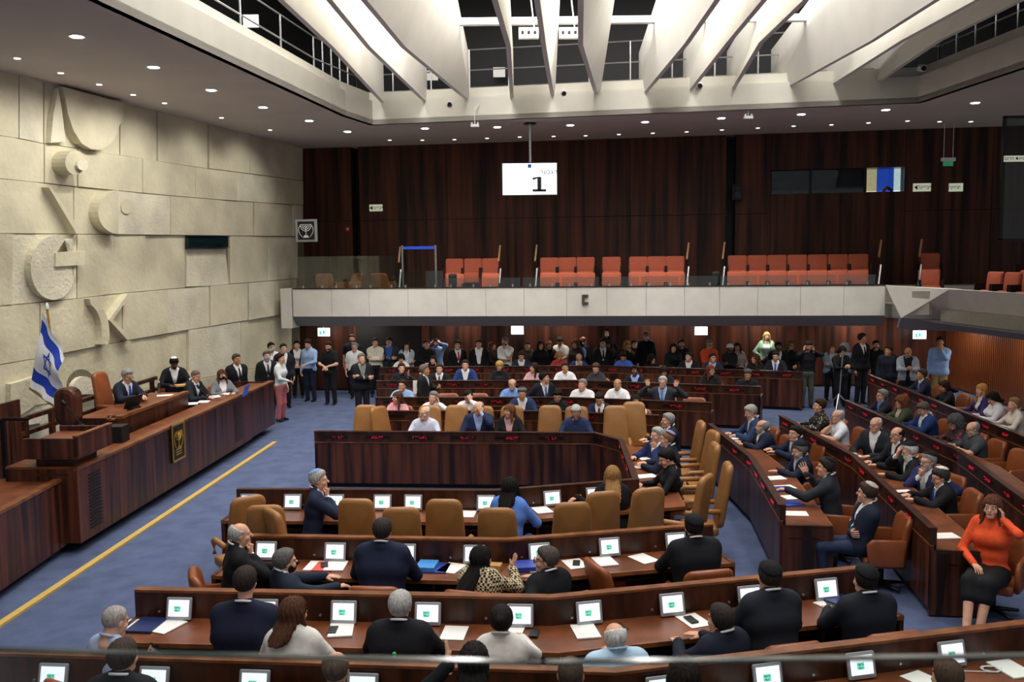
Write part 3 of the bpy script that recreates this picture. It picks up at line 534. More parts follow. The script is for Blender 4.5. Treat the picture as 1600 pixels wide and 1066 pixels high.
b = PY(617, 1056, 6.0); e = empty('water_bottle', (*P(617, 1062, .745), .745), 'clear bottle with green cap on the nearest bench', 'bottle', world=False)
m = MB(); m.lathe([(.028, 0), (.032, .02), (.032, .14), (.012, .18), (.012, .19)]); ob('bottle_body', m, glass('bottle_glass', (.8, .85, .8, 1)), e, True); m = MB(); m.lathe([(.015, .188), (.015, .212), (.012, .216)]); ob('cap', m, mat('green_cap', '2ea84a', .4), e)
# ================================================================== chairs
def instancer(parts):
    def f(name, loc, rz, label, cat, group=None):
        e = empty(name, loc, label, cat, group, rz, world=False)
        for nm, me, mt in parts: link(nm, me, [mt], e)
        return e
    return f
def pm(nm, mb, mt, smooth=True): me = mb.mesh(nm, smooth); me.materials.append(mt); return (nm, me, mt)
def star():
    m = MB()
    for k in range(5): a = k * 2 * math.pi / 5; m.tube([(0, 0, .07), (.28 * math.cos(a), .28 * math.sin(a), .045)], [.03, .018], 6)
    return m
# local frame: sitter faces +y
bk = MB(); bk.slab(rrect(.50, .84, .10, .40, .42), .10, .035, lambda x, y, z: (x, y - .27 - .16 * max(0, z - .45) + .35 * x * x, z))
se = MB(); se.slab([(x, z) for x, z in rrect(.48, .48, .06, -.24)], .12, .03, lambda x, y, z: (x, z, .355 - y))
def arm(sx, z=.64, y0=-.25, y1=.16):
    m = MB(); m.tube([(sx, y0, z), (sx, y1 - .05, z), (sx, y1, z - .03), (sx, y1 - .02, z - .18)], [.035, .038, .036, .025], 8); return m
pd = MB(); pd.tube([(0, 0, .06), (0, 0, .31)], .035, 10)
tan_chair = instancer([pm('backrest', bk, M_TAN), pm('seat', se, M_TAN), pm('armrest', arm(.25), M_TAN), pm('armrest', arm(-.25), M_TAN), pm('pedestal', pd, M_DKMET), pm('base', star(), M_DKMET)])
bk2 = MB(); bk2.slab(rrect(.56, .50, .10, .40, .52), .09, .03, lambda x, y, z: (x, y - .25 - .18 * max(0, z - .5) + 1.1 * x * x, z))
def arm2(sx):
    m = MB(); m.slab([(-.20, .34), (.20, .34), (.22, .60), (.16, .66), (-.22, .66)], .06, .02, lambda x, y, z: (sx + y, x, z)); return m
brown_chair = instancer([pm('backrest', bk2, M_BROWN), pm('seat', se, M_BROWN), pm('armrest', arm2(.275), M_BROWN), pm('armrest', arm2(-.275), M_BROWN), pm('pedestal', pd, M_DKMET), pm('base', star(), M_DKMET)])
FOOT = []                                              # footprints already taken: x, y, heading, half width, half depth
def sup(rz, a, b, dx, dy):
    L = math.hypot(dx, dy) + 1e-6; la = (dx * math.cos(rz) + dy * math.sin(rz)) / L; de = (-dx * math.sin(rz) + dy * math.cos(rz)) / L; return math.hypot(a * la, b * de)
def clash(x, y, rz, a, b): return sum(max(0, sup(rz, a, b, x - f[0], y - f[1]) + sup(f[2], f[3], f[4], x - f[0], y - f[1]) - math.hypot(x - f[0], y - f[1])) for f in FOOT)
def ang(nx, ny): return math.atan2(-ny, -nx) - math.pi / 2        # rotation so that local +y points against (nx, ny)
def chair_px(f, name, row, px, z, label, group, d=.95, seg=None, rot=0):
    best = None
    for dd in (0, .15, .3, .45, .6):
        for sft in range(-32, 33, 4):
            x, y, nx, ny = seat_at(row, px + sft, d + dd, z, seg); r = ang(nx, ny) + math.radians(rot); co = abs(sft) + 30 * dd + 500 * clash(x, y, r, .27, .30)
            if best is None or co < best[0]: best = (co, x, y, r)
    _, x, y, r = best; FOOT.append((x, y, r, .27, .30)); return f(name, (x, y, 0), r, label, 'chair', group)
for px in (564, 709, 858, 963, 1012): chair_px(tan_chair, 'ministers_chair', 'M', px, .95, 'tan leather high-backed chair ' + {564: 'at the far table end by the podium aisle', 709: 'between the striped shirt man and the navy suit man', 858: 'next to the man in dark blue shirt', 963: 'next but one to the far corner', 1012: 'at the far corner of the ministers table'}[px], 'tan chairs on the far arm', 1.0, (0, 1))
chair_px(tan_chair, 'ministers_chair', 'M', 598, .95, 'tan leather high-backed chair turned sideways at the far arm of the ministers table', 'tan chairs on the far arm', 1.0, (0, 1), 60)
for px, py, r in ((1060, 690, 0), (1079, 708, 10), (1077, 728, 0), (1092, 762, -5)): x, y = min(((P(px + i, py + j, .9)) for i in range(-12, 40, 4) for j in range(-16, 17, 4)), key=lambda q: abs(proj(*q, .9)[0] - px) + abs(proj(*q, .9)[1] - py) + 500 * clash(*q, math.pi / 2, .27, .30)); FOOT.append((x, y, math.pi / 2, .27, .30)); tan_chair('ministers_chair', (x, y, 0), math.pi / 2 + math.radians(r), 'tan leather high-backed chair behind %s on the right arm' % {1060: 'the grey-haired man in dark suit', 1079: 'the hand-on-chin man', 1077: 'the lilac kippah man', 1092: 'the woman with dark ponytail'}[px], 'chair', 'tan chairs on the right arm')
x, y = P(1058, 790, .8); tan_chair('ministers_chair', (x, y, 0), math.radians(60), 'large tan leather chair turned at the corner of the ministers table', 'chair', 'tan chairs on the right arm')
for px, r in ((371, 40), (424, 8), (476, -50), (569, 0), (632, 5), (697, 0), (782, 0), (886, -8), (905, 0), (990, 5)):
    d = 1.35 if px in (632, 782, 886) else 1.0
    chair_px(tan_chair, 'ministers_chair', 'M', px, .95, 'tan leather high-backed chair ' + {371: 'at the near table end by the podium aisle', 424: 'second in from the podium aisle end', 476: 'turned towards the man in the light blue kippah', 569: 'next along from the man in the light blue kippah', 632: 'pulled out behind the near ministers table', 697: 'next before the woman in light blue', 782: 'directly behind the woman in light blue', 886: 'pulled out beside the reaching woman', 905: 'under the hand of the reaching woman', 990: 'between the reaching woman and the corner'}[px], 'tan chairs on the near arm', d, (3, 5), r)
for px, row, r in ((697, 'B3', 0), (744, 'B3', 0), (1083, 'B3', 0), (1575, 'R3', 10), (1508, 'R4', 0)):
    chair_px(brown_chair, 'swivel_armchair', row, px, .75, 'empty brown leather swivel chair at %s' % {'B3': 'the third bench from the rear crowd', 'B2': 'the second bench from the rear crowd', 'R3': 'the side bench behind the orange blouse bench', 'R4': 'the bench along the slatted wall'}[row], 'empty chairs at ' + row[0] + ' benches', .95, None, r)
x, y = P(968, 925, .55); brown_chair('swivel_armchair', (x, y, 0), math.radians(-70), 'empty brown leather swivel chair turned sideways on the bench behind the near ministers chairs', 'chair')
# gallery seats
gb = MB(); gb.slab(rrect(.52, .44, .05, .42), .09, .025, lambda x, y, z: (x, y - .16 - .12 * (z - .42), z))
gs_ = MB(); gs_.slab(rrect(.50, .30, .05, .16), .10, .03, lambda x, y, z: (x, y - .02, z))
ga = MB(); ga.box((.275, -.05, .30), (.035, .34, .60)); gaL = MB(); gaL.box((-.275, -.05, .30), (.035, .34, .60))
gseat = instancer([pm('backrest', gb, M_TERRA), pm('flip_seat', gs_, M_TERRA), pm('side_arm', ga, M_DKMET, False), pm('side_arm', gaL, M_DKMET, False)])
brz = math.atan2(BU[1], BU[0])
def blk(px): return 'block beside the rope barrier' if px < 800 else 'block of three under the hanging screen' if px < 930 else 'single seat between two blocks of three' if px < 980 else 'block left of the dark wall strip' if px < 1100 else 'block of seven' if px < 1400 else 'single seat by the corner'
def gpos(px, out, z): q = PL(px, 415, PA + BN * out, BN); return (q[0], q[1], z)
for px in (708, 737, 765, 857, 885, 914, 955, 997, 1026, 1055, 1153, 1184, 1215, 1247, 1279, 1311, 1343, 1455):
    gseat('theatre_chair', gpos(px, -1.45, 3.08), brz + math.pi, 'terracotta folding seat in the upper row, ' + blk(px), 'theatre seat', 'upper row gallery seats')
    if px not in (737,): gseat('theatre_chair', gpos(px, -.5, 2.66), brz + math.pi, 'terracotta folding seat in the lower row, ' + blk(px), 'theatre seat', 'lower row gallery seats')
rrz = math.atan2(dR[1], dR[0]) + math.pi / 2 + math.pi
for k in range(6):
    for o0, z, lb in ((.75, 2.66, 'lower'), (1.7, 3.08, 'upper')):
        q = c1 + dR * (.2 + .62 * k) + ba * o0; gseat('theatre_chair', (q[0], q[1], z), math.atan2(dR[1], dR[0]) + math.pi * (1 if ba[0] > 0 else 0), 'terracotta folding seat in the %s row of the right-hand gallery' % lb, 'theatre seat', 'right gallery seats')
m = MB(); m.ext([tuple(c1 + ba * 1.25 - dR * .6), tuple(c1 + ba * 1.25 + dR * 8), tuple(c1 + ba * 3.2 + dR * 8), tuple(c1 + ba * 3.2 - dR * .6)], 2.66, 3.08); ob('gallery_step', m, MATS['gallery_step'], gf)
m = MB(); m.ext([tuple(c1 + ba * .16 - dR * .6), tuple(c1 + ba * .16 + dR * 8), tuple(c1 + ba * 3.2 + dR * 8), tuple(c1 + ba * 3.2 - dR * .6)], 2.38, 2.66); ob('gallery_step', m, MATS['gallery_step'], gf)
for px, r in ((508, 30), (546, -40), (598, 170)):
    q = gpos(px, -.95, 2.66); brown_chair('gallery_armchair', q, brz + math.radians(180 + r), 'brown leather armchair behind the tall gallery glass, %s' % ('beside the framed emblem end', 'in the middle', 'beside the rope barrier')[(508, 546, 598).index(px)], 'armchair', 'gallery armchairs')
# glass of the far gallery
def gpane(p0, p1, zt, label, out=-.05):
    a, b = ub(PA, p0), ub(PA, p1); e = empty('gallery_glass', bq(PA, a, Z_T), label, 'glass panel', 'far gallery glass panels'); m = MB(); m.prism([bq(PA, a, Z_T + .03, out), bq(PA, b, Z_T + .03, out), bq(PA, b, zt, out), bq(PA, a, zt, out)], [bq(PA, a, Z_T + .03, out - .015), bq(PA, b, Z_T + .03, out - .015), bq(PA, b, zt, out - .015), bq(PA, a, zt, out - .015)]); ob('pane', m, M_GLASS, e)
    for u in (a + .2, b - .2): m = MB(); m.box((*bq(PA, u, 0, out)[:2], Z_T + .06), (.04, .05, .09), brz); ob('clamp', m, M_STEEL, e)
for a, b in ((461, 512), (512, 566), (566, 621)): gpane(a, b, 4.05, 'tall clear glass screen in front of the gallery armchairs')
gpane(621, 690, 3.62, 'medium clear glass panel on the parapet beside the rope barrier')
for a, b in zip(range(690, 1380, 62), range(752, 1390, 62)): gpane(a + 2, min(b, 1384) - 2, 3.42, 'low clear glass panel along the parapet before the gallery seats')
# stanchions with blue belt, handrails, small black loudspeakers
e = empty('rope_barrier', gpos(655, -.75, 2.66), 'pair of steel posts joined by a blue belt in the gallery', 'barrier')
for px in (629, 681): q = gpos(px, -.75, 2.66); m = MB(); m.tube([q, (q[0], q[1], 4.33)], .03, 8); ob('post', m, M_STEEL, e)
m = MB(); a, b = gpos(629, -.75, 4.27), gpos(681, -.75, 4.27); m.prism([(a[0], a[1], 4.22), (b[0], b[1], 4.22), (b[0], b[1], 4.3), (a[0], a[1], 4.3)], [(a[0], a[1] + .01, 4.22), (b[0], b[1] + .01, 4.22), (b[0], b[1] + .01, 4.3), (a[0], a[1] + .01, 4.3)]); ob('belt', m, mat('belt_blue', '2450d8', .6), e)
for i, px in enumerate((623, 779, 836, 1073, 1129, 1373, 1436)):
    e = empty('stair_handrail', gpos(px, -.8, 2.66), 'steel and wood stair handrail ' + ('left of the rope barrier', 'right of the rope barrier block', 'left of the block under the screen', 'right of the middle seat blocks', 'left of the block of seven', 'right of the block of seven', 'beside the single corner seat')[i], 'handrail', 'gallery stair handrails')
    for o0, z0, z1 in ((-.5, 3.1, 3.65), (-1.35, 3.85, 4.3)):
        p, q = gpos(px, o0, z0), gpos(px + 3, o0 - .25, z1); m = MB(); m.tube([p, q], .028, 8); ob('rail', m, M_STEEL if z0 < 3.5 else mat('rail_wood', 'b98d62', .4), e)
        p2 = gpos(px + 1.5, o0 - .12, z1 - .35); m = MB(); m.tube([(p2[0], p2[1], 2.66 if z0 < 3.5 else 3.08), (p2[0], p2[1], (z0 + z1) / 2)], .02, 8); ob('post', m, M_DKMET, e)
for px, lb in ((707, 'beside the rope barrier seats'), (1118, 'beside the block of seven seats')):
    q = gpos(px, -.25, 3.17); m = MB(); m.slab(rrect(.22, .36, .05, 0), .2, .03); o = ob('black_loudspeaker', m, M_BLACK); o.location = q; tag(o, 'small black box standing on the gallery parapet ' + lb, 'box')
q = on(PA, 915, 468, .03); e = empty('wall_bracket', q, 'dark C-shaped metal bracket on the gallery parapet', 'bracket')
for dx, dz, w, h in ((-.06, 0, .07, .26), (.02, .1, .1, .06), (.02, -.1, .1, .06)): m = MB(); m.box((q[0] + dx, q[1], q[2] + dz), (w, .06, h), brz); ob('bracket_bar', m, mat('bracket', '4a4236', .6), e)
# hanging screen
sx, sy = P(828, 192, 7.3); e = empty('hanging_screen', (sx, sy, 7.3), 'white display showing a large figure one, hung from the soffit', 'screen')
q0, q1 = PY(785, 256, sy), PY(870, 304, sy); cx, cz = (q0[0] + q1[0]) / 2, (q0[2] + q1[2]) / 2; ww, hh = q1[0] - q0[0], q0[2] - q1[2]
m = MB(); m.tube([(sx, sy, 7.3), (sx, sy + .04, cz + hh / 2)], .035, 10); ob('pole', m, M_STEEL, e)
m = MB(); m.lathe([(.16, 0), (.16, .03)], (sx, sy, 7.265)); ob('ceiling_plate', m, M_DKMET, e)
m = MB(); m.box((cx, sy, cz), (ww + .05, .08, hh + .05)); ob('housing', m, M_BLACK, e)
m = MB(); m.box((cx, sy - .045, cz), (ww, .01, hh)); ob('display', m, mat('display_white', 'f4f8ff', .5, .01, emit=0.6), e)
m = MB(); m.box((cx + .24, sy - .054, cz - .12), (.10, .006, .34)); m.box((cx + .24, sy - .054, cz - .285), (.34, .006, .06)); m.prism([(cx + .20, sy - .051, cz + .05), (cx + .28, sy - .051, cz + .05), (cx + .08, sy - .051, cz - .03), (cx + .07, sy - .051, cz + .03)], [(cx + .20, sy - .057, cz + .05), (cx + .28, sy - .057, cz + .05), (cx + .08, sy - .057, cz - .03), (cx + .07, sy - .057, cz + .03)]); ob('numeral', m, M_INK, e)
o = link('lettering', text_mesh('הצבעה', .15), [M_INK], e); o.matrix_basis = frame(None, (1, 0, 0), (0, 0, 1), (cx + .47, sy - .056, cz + .17))
m = MB(); m.box((cx, sy - .052, cz + hh / 2 - .07), (.09, .004, .09)); ob('small_emblem', m, mat('emblem_blue', '2a5fb0', .5), e)
# signs
def sign(px, py, w, h, A, txt, label, lit=False, out=.03, size=.2, arrow=0):
    q = on(A, px, py, out); e = empty('exit_sign', q, label, 'sign', None)
    m = MB(); m.box(q, (w, .03, h), brz); ob('sign_plate', m, M_EXITLIT if lit else M_EXIT, e)
    if txt:
        o = link('lettering', text_mesh(txt, size), [M_INK], e); o.matrix_basis = frame(None, (BU[0], BU[1], 0), (0, 0, 1), (q[0] + BN[0] * .022 - arrow * .05 * BU[0], q[1] + BN[1] * .022, q[2]))
    if arrow:
        m = MB(); a = arrow; c = (q[0] + BU[0] * a * (w / 2 - .06), q[1] + BN[1] * .022, q[2]); m.prism([(c[0] + a * .05, c[1], c[2]), (c[0] - a * .03, c[1], c[2] + .06), (c[0] - a * .03, c[1], c[2] - .06)], [(c[0] + a * .05, c[1] - .003, c[2]), (c[0] - a * .03, c[1] - .003, c[2] + .06), (c[0] - a * .03, c[1] - .003, c[2] - .06)]); ob('arrow', m, M_INK, e)
    return e
sign(588, 325, .40, .20, UA, 'יציאה', 'pale exit sign on the rosewood wall near the gallery armchairs', size=.15, arrow=-1)
sign(1440, 293, .46, .22, UA, 'יציאה', 'pale exit sign with arrow beside the control booth window', size=.16, arrow=-1)
sign(1493, 293, .36, .22, UA, 'יציאה', 'pale exit sign with arrow right of the hanging green sign', size=.14, arrow=1)
for px, py, lb in ((512, 517, 'above the entrance by the stone wall'), (809, 514, 'above the middle of the rear crowd'), (1091, 515, 'above the person in orange at the back'), (1426, 521, 'above the man in the grey blazer')):
    e = sign(px, py, .36, .24, LA, None, 'glowing white exit light box ' + lb, True, .5)
    m = MB(); qq = on(LA, px, py, .5); m.tube([(qq[0], qq[1], qq[2] + .1), (qq[0], qq[1], 2.34)], .015, 6); ob('hanger', m, M_STEEL, e)
    if px in (512, 1426):
        q = on(LA, px, py, .5)
        for k in range(3): m = MB(); m.box((q[0] - .1 + .1 * k, q[1] - .02, q[2] - .02 + .02 * (k % 2)), (.06, .006, .12), brz); ob('pictogram', m, mat('picto_teal', '3cc0b0', .5, emit=.8), e)
q = on(UA, 1464, 255, 1.0); e = empty('hanging_exit_sign', q, 'small white and green sign on two rods below the soffit', 'sign')
m = MB(); m.box(q, (.36, .08, .09)); ob('sign_bar', m, M_WHITE, e); m = MB(); m.box((q[0], q[1], q[2] - .11), (.26, .02, .12)); ob('sign_plate', m, mat('sign_green', '2f8a5a', .5, emit=.3), e)
for dx in (-.12, .12): m = MB(); m.tube([(q[0] + dx, q[1], q[2]), (q[0] + dx, q[1], 7.3)], .008, 6); ob('rod', m, M_WHITE, e)
# wall loudspeaker, alarm, framed emblem
q = on(UA, 1151, 301, .14); e = empty('wall_loudspeaker', q, 'black loudspeaker on the dark strip of the rosewood wall', 'loudspeaker'); m = MB(); m.box(q, (.28, .24, .42), brz); ob('cabinet', m, M_BLACK, e)
for dz, r in ((.09, .05), (-.07, .09)): m = MB(); m.tube([(q[0], q[1] - .115, q[2] + dz), (q[0], q[1] - .135, q[2] + dz)], r, 14); ob('driver', m, mat('driver', '2c2d30', .5), e)
q = on(UA, 544, 358, .03); m = MB(); m.box(q, (.13, .05, .13), brz); ee = tag(ob('fire_alarm', m, mat('alarm_red', 'b8201c', .5)), 'small red alarm button on the rosewood wall', 'alarm'); m = MB(); m.box((q[0], q[1] - .03, q[2]), (.05, .02, .05), brz); ob('button', m, M_WHITE, ee)
def menorah(par, c, r_, up, s, mt, nrm):
    R_ = Vector(r_).normalized(); U_ = Vector(up); N_ = Vector(nrm)
    pt = lambda x, z: Vector(c) + R_ * x * s + U_ * z * s + N_ * .012
    m = MB(); m.tube([pt(0, -.42), pt(0, .40)], .028 * s, 6)
    for r in (.14, .26, .38): m.tube([pt(r * math.cos(t), .36 - r * math.sin(t) * 1.05) for t in np.linspace(0, math.pi, 13)], .024 * s, 6)
    ob('menorah', m, mt, par, True); m = MB()
    for x in (-.38, -.26, -.14, 0, .14, .26, .38): m.prism([pt(x - .035, .38), pt(x + .035, .38), pt(x + .035, .44), pt(x - .035, .44)], [p + N_ * .01 for p in (pt(x - .035, .38), pt(x + .035, .38), pt(x + .035, .44), pt(x - .035, .44))])
    for w_, z in ((.14, -.36), (.20, -.44)): m.prism([pt(-w_, z - .05), pt(w_, z - .05), pt(w_, z + .03), pt(-w_, z + .03)], [p + N_ * .01 for p in (pt(-w_, z - .05), pt(w_, z - .05), pt(w_, z + .03), pt(-w_, z + .03))])
    ob('menorah_base', m, mt, par)
    for sg in (-1, 1):
        m = MB(); m.tube([pt(sg * (.28 + .24 * math.sin(t)), -.45 + .8 * t / 2.6) for t in np.linspace(0, 2.6, 9)], .016 * s, 5)
        for t in np.linspace(.3, 2.4, 7): x, z = .28 + .24 * math.sin(t), -.45 + .8 * t / 2.6; m.tube([pt(sg * x, z), pt(sg * (x + .07), z + .06)], [.02 * s, .005 * s], 5)
        ob('olive_branch', m, mt, par)
q = on(PA, 480, 360.5, .05); e = empty('framed_emblem', q, 'framed black square with a white seven-branched lamp emblem', 'emblem')
u3 = (BU[0], BU[1], 0); m = MB(); m.box(q, (.62, .05, .62), brz); ob('frame', m, M_SILVER, e); m = MB(); m.box((q[0] + BN[0] * .03, q[1] + BN[1] * .03, q[2]), (.48, .012, .50), brz); ob('panel', m, M_BLACK, e)
menorah(e, (q[0] + BN[0] * .035, q[1] + BN[1] * .035, q[2]), u3, (0, 0, 1), .40, M_WHITE, (BN[0], BN[1], 0))
# glass partition and emergency exit sign at the right-hand gallery, cameras, hooks
q0 = PY(1563, 375, 20.5); q1 = PY(1563, 183, 20.5); e = empty('glass_partition', (q0[0], 20.5, q0[2]), 'tall dark-framed glass partition in the right-hand gallery', 'glass partition')
m = MB(); m.box((q0[0] + 1.5, 20.5, (q0[2] + q1[2]) / 2), (3.0, .02, q1[2] - q0[2])); ob('pane', m, M_GLASSD, e)
for x, w_ in ((q0[0], .06), (q0[0] + 3, .06)): m = MB(); m.box((x, 20.5, (q0[2] + q1[2]) / 2), (w_, .06, q1[2] - q0[2])); ob('frame_post', m, M_DKMET, e)
for z in (q0[2], q1[2]): m = MB(); m.box((q0[0] + 1.5, 20.5, z), (3.06, .06, .05)); ob('frame_rail', m, M_DKMET, e)
q = PY(1586, 248, 20.45); e = empty('emergency_sign', q, 'pale emergency exit sign on the glass partition', 'sign'); m = MB(); m.box(q, (.48, .02, .13)); ob('sign_plate', m, M_EXIT, e); o = link('lettering', text_mesh('יציאת חרום', .10), [M_INK], e); o.matrix_basis = frame(None, (1, 0, 0), (0, 0, 1), (q[0], q[1] - .015, q[2]))
for i, (px, py, Y, lb) in enumerate(((703, 164, 23.2, 'on the far fascia left of the hanging screen'), (881, 147, 22.7, 'on the far fascia right of the hanging screen'), (1092, 135, 22.0, 'on the fascia over the booth'), (1440, 108, 20.6, 'on the fascia at the right corner'))):
    q = PY(px, py, Y); e = empty('security_camera', q, 'small dome camera ' + lb, 'camera'); m = MB(); m.tube([(q[0], q[1] + .12, q[2] + .06), (q[0], q[1] - .1, q[2])], [.07, .08], 10); ob('body', m, M_WHITE, e, True); m = MB(); m.tube([(q[0], q[1] - .1, q[2]), (q[0], q[1] - .13, q[2] - .01)], .055, 10); ob('lens', m, M_BLACK, e)
for px, py in ((742, 196), (1169, 180)):
    x, y, _z = PY(px, py, 22.7 if px < 900 else 21.9); e = empty('hanging_sensor', (x, y, 7.13), 'small white device hung on a rod below the soffit %s' % ('left of the screen' if px < 900 else 'over the control booth'), 'sensor'); m = MB(); m.tube([(x + .25, y + .75, 7.95), (x, y, 7.5), (x, y, 7.16)], .012, 6); ob('rod', m, M_WHITE, e); m = MB(); m.box((x, y, 7.13), (.2, .12, .06)); m.box((x - .07, y, 7.18), (.03, .1, .06)); m.box((x + .07, y, 7.18), (.03, .1, .06)); ob('body', m, M_WHITE, e)
# ================================================================== podium
PX0, PX1 = np.array([-5.92, 12.38]), np.array([-5.60, 19.62]); pdv = (PX1 - PX0) / np.linalg.norm(PX1 - PX0); pdn = np.array([pdv[1], -pdv[0]])   # normal to the right (room)
def pq(u, o, z): return (PX0[0] + pdv[0] * u + pdn[0] * o, PX0[1] + pdv[1] * u + pdn[1] * o, z)
def pbox(name, u0, u1, o0, o1, z0, z1, mt, par): m = MB(); m.prism([pq(u0, o0, z0), pq(u1, o0, z0), pq(u1, o1, z0), pq(u0, o1, z0)], [pq(u0, o0, z1), pq(u1, o0, z1), pq(u1, o1, z1), pq(u0, o1, z1)]); return ob(name, m, mt, par)
m = MB(); m.prism([pq(-9, -6, 0), pq(8.6, -6, 0), pq(8.6, -.35, 0), pq(-9, -.35, 0)], [pq(-9, -6, .35), pq(8.6, -6, .35), pq(8.6, -.35, .35), pq(-9, -.35, .35)])
dais = tag(ob('podium_dais', m, M_CARPET), 'raised blue carpeted dais behind the podium desks', 'dais', kind='structure')
m = MB(); m.prism([pq(-9, -6, .35), pq(5.6, -6, .35), pq(5.6, -.95, .35), pq(-9, -.95, .35)], [pq(-9, -6, .7), pq(5.6, -6, .7), pq(5.6, -.95, .7), pq(-9, -.95, .7)]); ob('dais_step', m, M_CARPET, dais)
pod = empty('podium', (*PX0, 0), 'long rosewood clerks podium with a vent grille and emblem', 'podium')
L1 = 7.25
pbox('front_panel', 0, 3.6, -.05, 0, .16, 1.17, W_DARK, pod); pbox('front_panel', 3.605, L1, -.05, 0, .16, 1.17, W_DARK, pod); pbox('front_panel', L1 + .005, 9.05, -.09, -.04, .16, 1.14, W_DARK, pod)
pbox('top_edge', 0, L1, -.12, .012, 1.17, 1.21, W_EDGE, pod); pbox('top_edge', L1, 9.05, -.16, -.03, 1.14, 1.18, W_EDGE, pod)
pbox('desk_top', 0, L1, -.6, -.12, 1.10, 1.13, W_TOP, pod); pbox('desk_top', L1, 9.05, -.6, -.16, 1.10, 1.13, W_TOP, pod)
pbox('end_panel', 0, .05, -1.0, -.05, .16, 1.19, W_DARK, pod); pbox('end_panel', 9.0, 9.05, -.95, -.09, .16, 1.16, W_DARK, pod); pbox('plinth', .1, 8.9, -.5, -.35, 0, .35, M_BLACK, pod)
pbox('cap_board', 0, .6, -1.0, -.0, 1.19, 1.22, W_TOP, pod)
for k in range(16): pbox('grille_slat', .28, .62, .0, .012, .28 + .05 * k, .30 + .05 * k, M_BLACK, pod)
for k in range(16): pbox('grille_slat', 6.2, 6.65, .0, .008, .3 + .05 * k, .315 + .05 * k, M_BLACK, pod)
# emblem plaque on the podium front
q = PL(276, 692, PX0, pdn); uq = float((q[:2] - PX0) @ pdv); pl = empty('emblem_plaque', (q[0], q[1], q[2]), 'dark bronze plaque with a seven-branched lamp on the podium front', 'plaque')
pbox('plate', uq - .26, uq + .26, 0, .03, q[2] - .30, q[2] + .34, mat('plaque_bronze', '2e2418', .4, .2, metal=.5), pl)
for a_, b_, c_, d_ in ((-.26, -.235, -.3, .34), (.235, .26, -.3, .34), (-.26, .26, .31, .34), (-.26, .26, -.3, -.27)): pbox('border', uq + a_, uq + b_, .03, .045, q[2] + c_, q[2] + d_, M_GOLD, pl)
menorah(pl, tuple(np.array(pq(uq, .028, q[2] + .06))), (-pdv[0], -pdv[1], 0), (0, 0, 1), .34, M_GOLD, (pdn[0], pdn[1], 0))
for k in range(3): pbox('inscription', uq - .12, uq + .12, .03, .038, q[2] - .2 + .04 * k, q[2] - .185 + .04 * k, M_GOLD, pl)
# brass floor strip
sa, sb = np.array(P(5.6, 974, 0)), np.array(P(430, 692, 0)); t = (sb - sa) / np.linalg.norm(sb - sa); sn = np.array([t[1], -t[0]]); sa = sa - t * 2
m = MB(); m.ext([tuple(sa - sn * .045), tuple(sb - sn * .045), tuple(sb + sn * .045), tuple(sa + sn * .045)], 0.001, .03); tag(ob('floor_strip', m, mat('yellow_strip', 'c9a95a', .5, .1)), 'long yellow edging strip on the carpet along the podium', 'floor strip')
# lower wing towards the camera
A2, B2_ = np.array(P(107, 743, 1.05)), np.array(P(0, 800, 1.05)); dv = (B2_ - A2) / np.linalg.norm(B2_ - A2); n2 = np.array([-dv[1], dv[0]]); n2 = n2 if n2[0] < 0 else -n2; B3_ = A2 + dv * 4
wg = empty('podium_wing', (*A2, 0), 'lower rosewood stenographers desk joined to the podium end', 'desk')
def wbox(name, u0, u1, o0, o1, z0, z1, mt): m = MB(); f = lambda u, o: tuple(A2 + dv * u + n2 * o); m.ext([f(u0, o0), f(u1, o0), f(u1, o1), f(u0, o1)], z0, z1); return ob(name, m, mt, wg)
wbox('front_panel', 0, 1.9, 0, .05, .12, 1.02, W_DARK); wbox('front_panel', 1.905, 4, 0, .05, .12, 1.02, W_DARK); wbox('top_edge', 0, 4, -.012, .1, 1.02, 1.06, W_EDGE); wbox('desk_top', 0, .75, .1, .95, .99, 1.02, W_TOP); wbox('desk_top', .76, 4, .1, .95, .99, 1.02, W_TOP); wbox('end_panel', -.03, .02, 0, .95, .12, 1.02, W_DARK)
# speaker's desk, lectern
def box_px(e, name, u0, u1, o0, o1, z0, z1, mt): return pbox(name, u0, u1, o0, o1, z0, z1, mt, e)
zt = 1.42; fa, fb2 = np.array(P(187, 650.6, zt)), np.array(P(290, 611, zt)); bl = np.array(P(106, 651, zt))
u0 = float((fa - PX0) @ pdv); u1 = float((fb2 - PX0) @ pdv); of = float((fa - PX0) @ pdn); obk = of - .75
sd = empty('speaker_desk', pq(u0, of, .7), 'raised rosewood desk of the presiding speaker', 'desk')
pbox('front_panel', u0, u1, of - .05, of, .7, zt - .05, W_DARK, sd); pbox('top_edge', u0, u1, of - .09, of + .03, zt - .05, zt, W_EDGE, sd); pbox('desk_top', u0, u1, obk, of - .09, zt - .06, zt - .03, W_TOP, sd); pbox('end_panel', u0, u0 + .05, obk, of - .05, .7, zt - .04, W_DARK, sd); pbox('end_panel', u1 - .05, u1, obk, of - .05, .7, zt - .04, W_DARK, sd)
le = empty('lectern', pq(.3, -.75, 1.13), 'small rosewood speaking lectern with a slanted top', 'lectern')
c = P(112, 675, 1.62); uL = float((np.array(c) - PX0) @ pdv); oL = float((np.array(c) - PX0) @ pdn)
def lbox(nm, a, b, o0, o1, z0, z1, mt): return pbox(nm, uL + a, uL + b, oL + o0, oL + o1, z0, z1, mt, le)
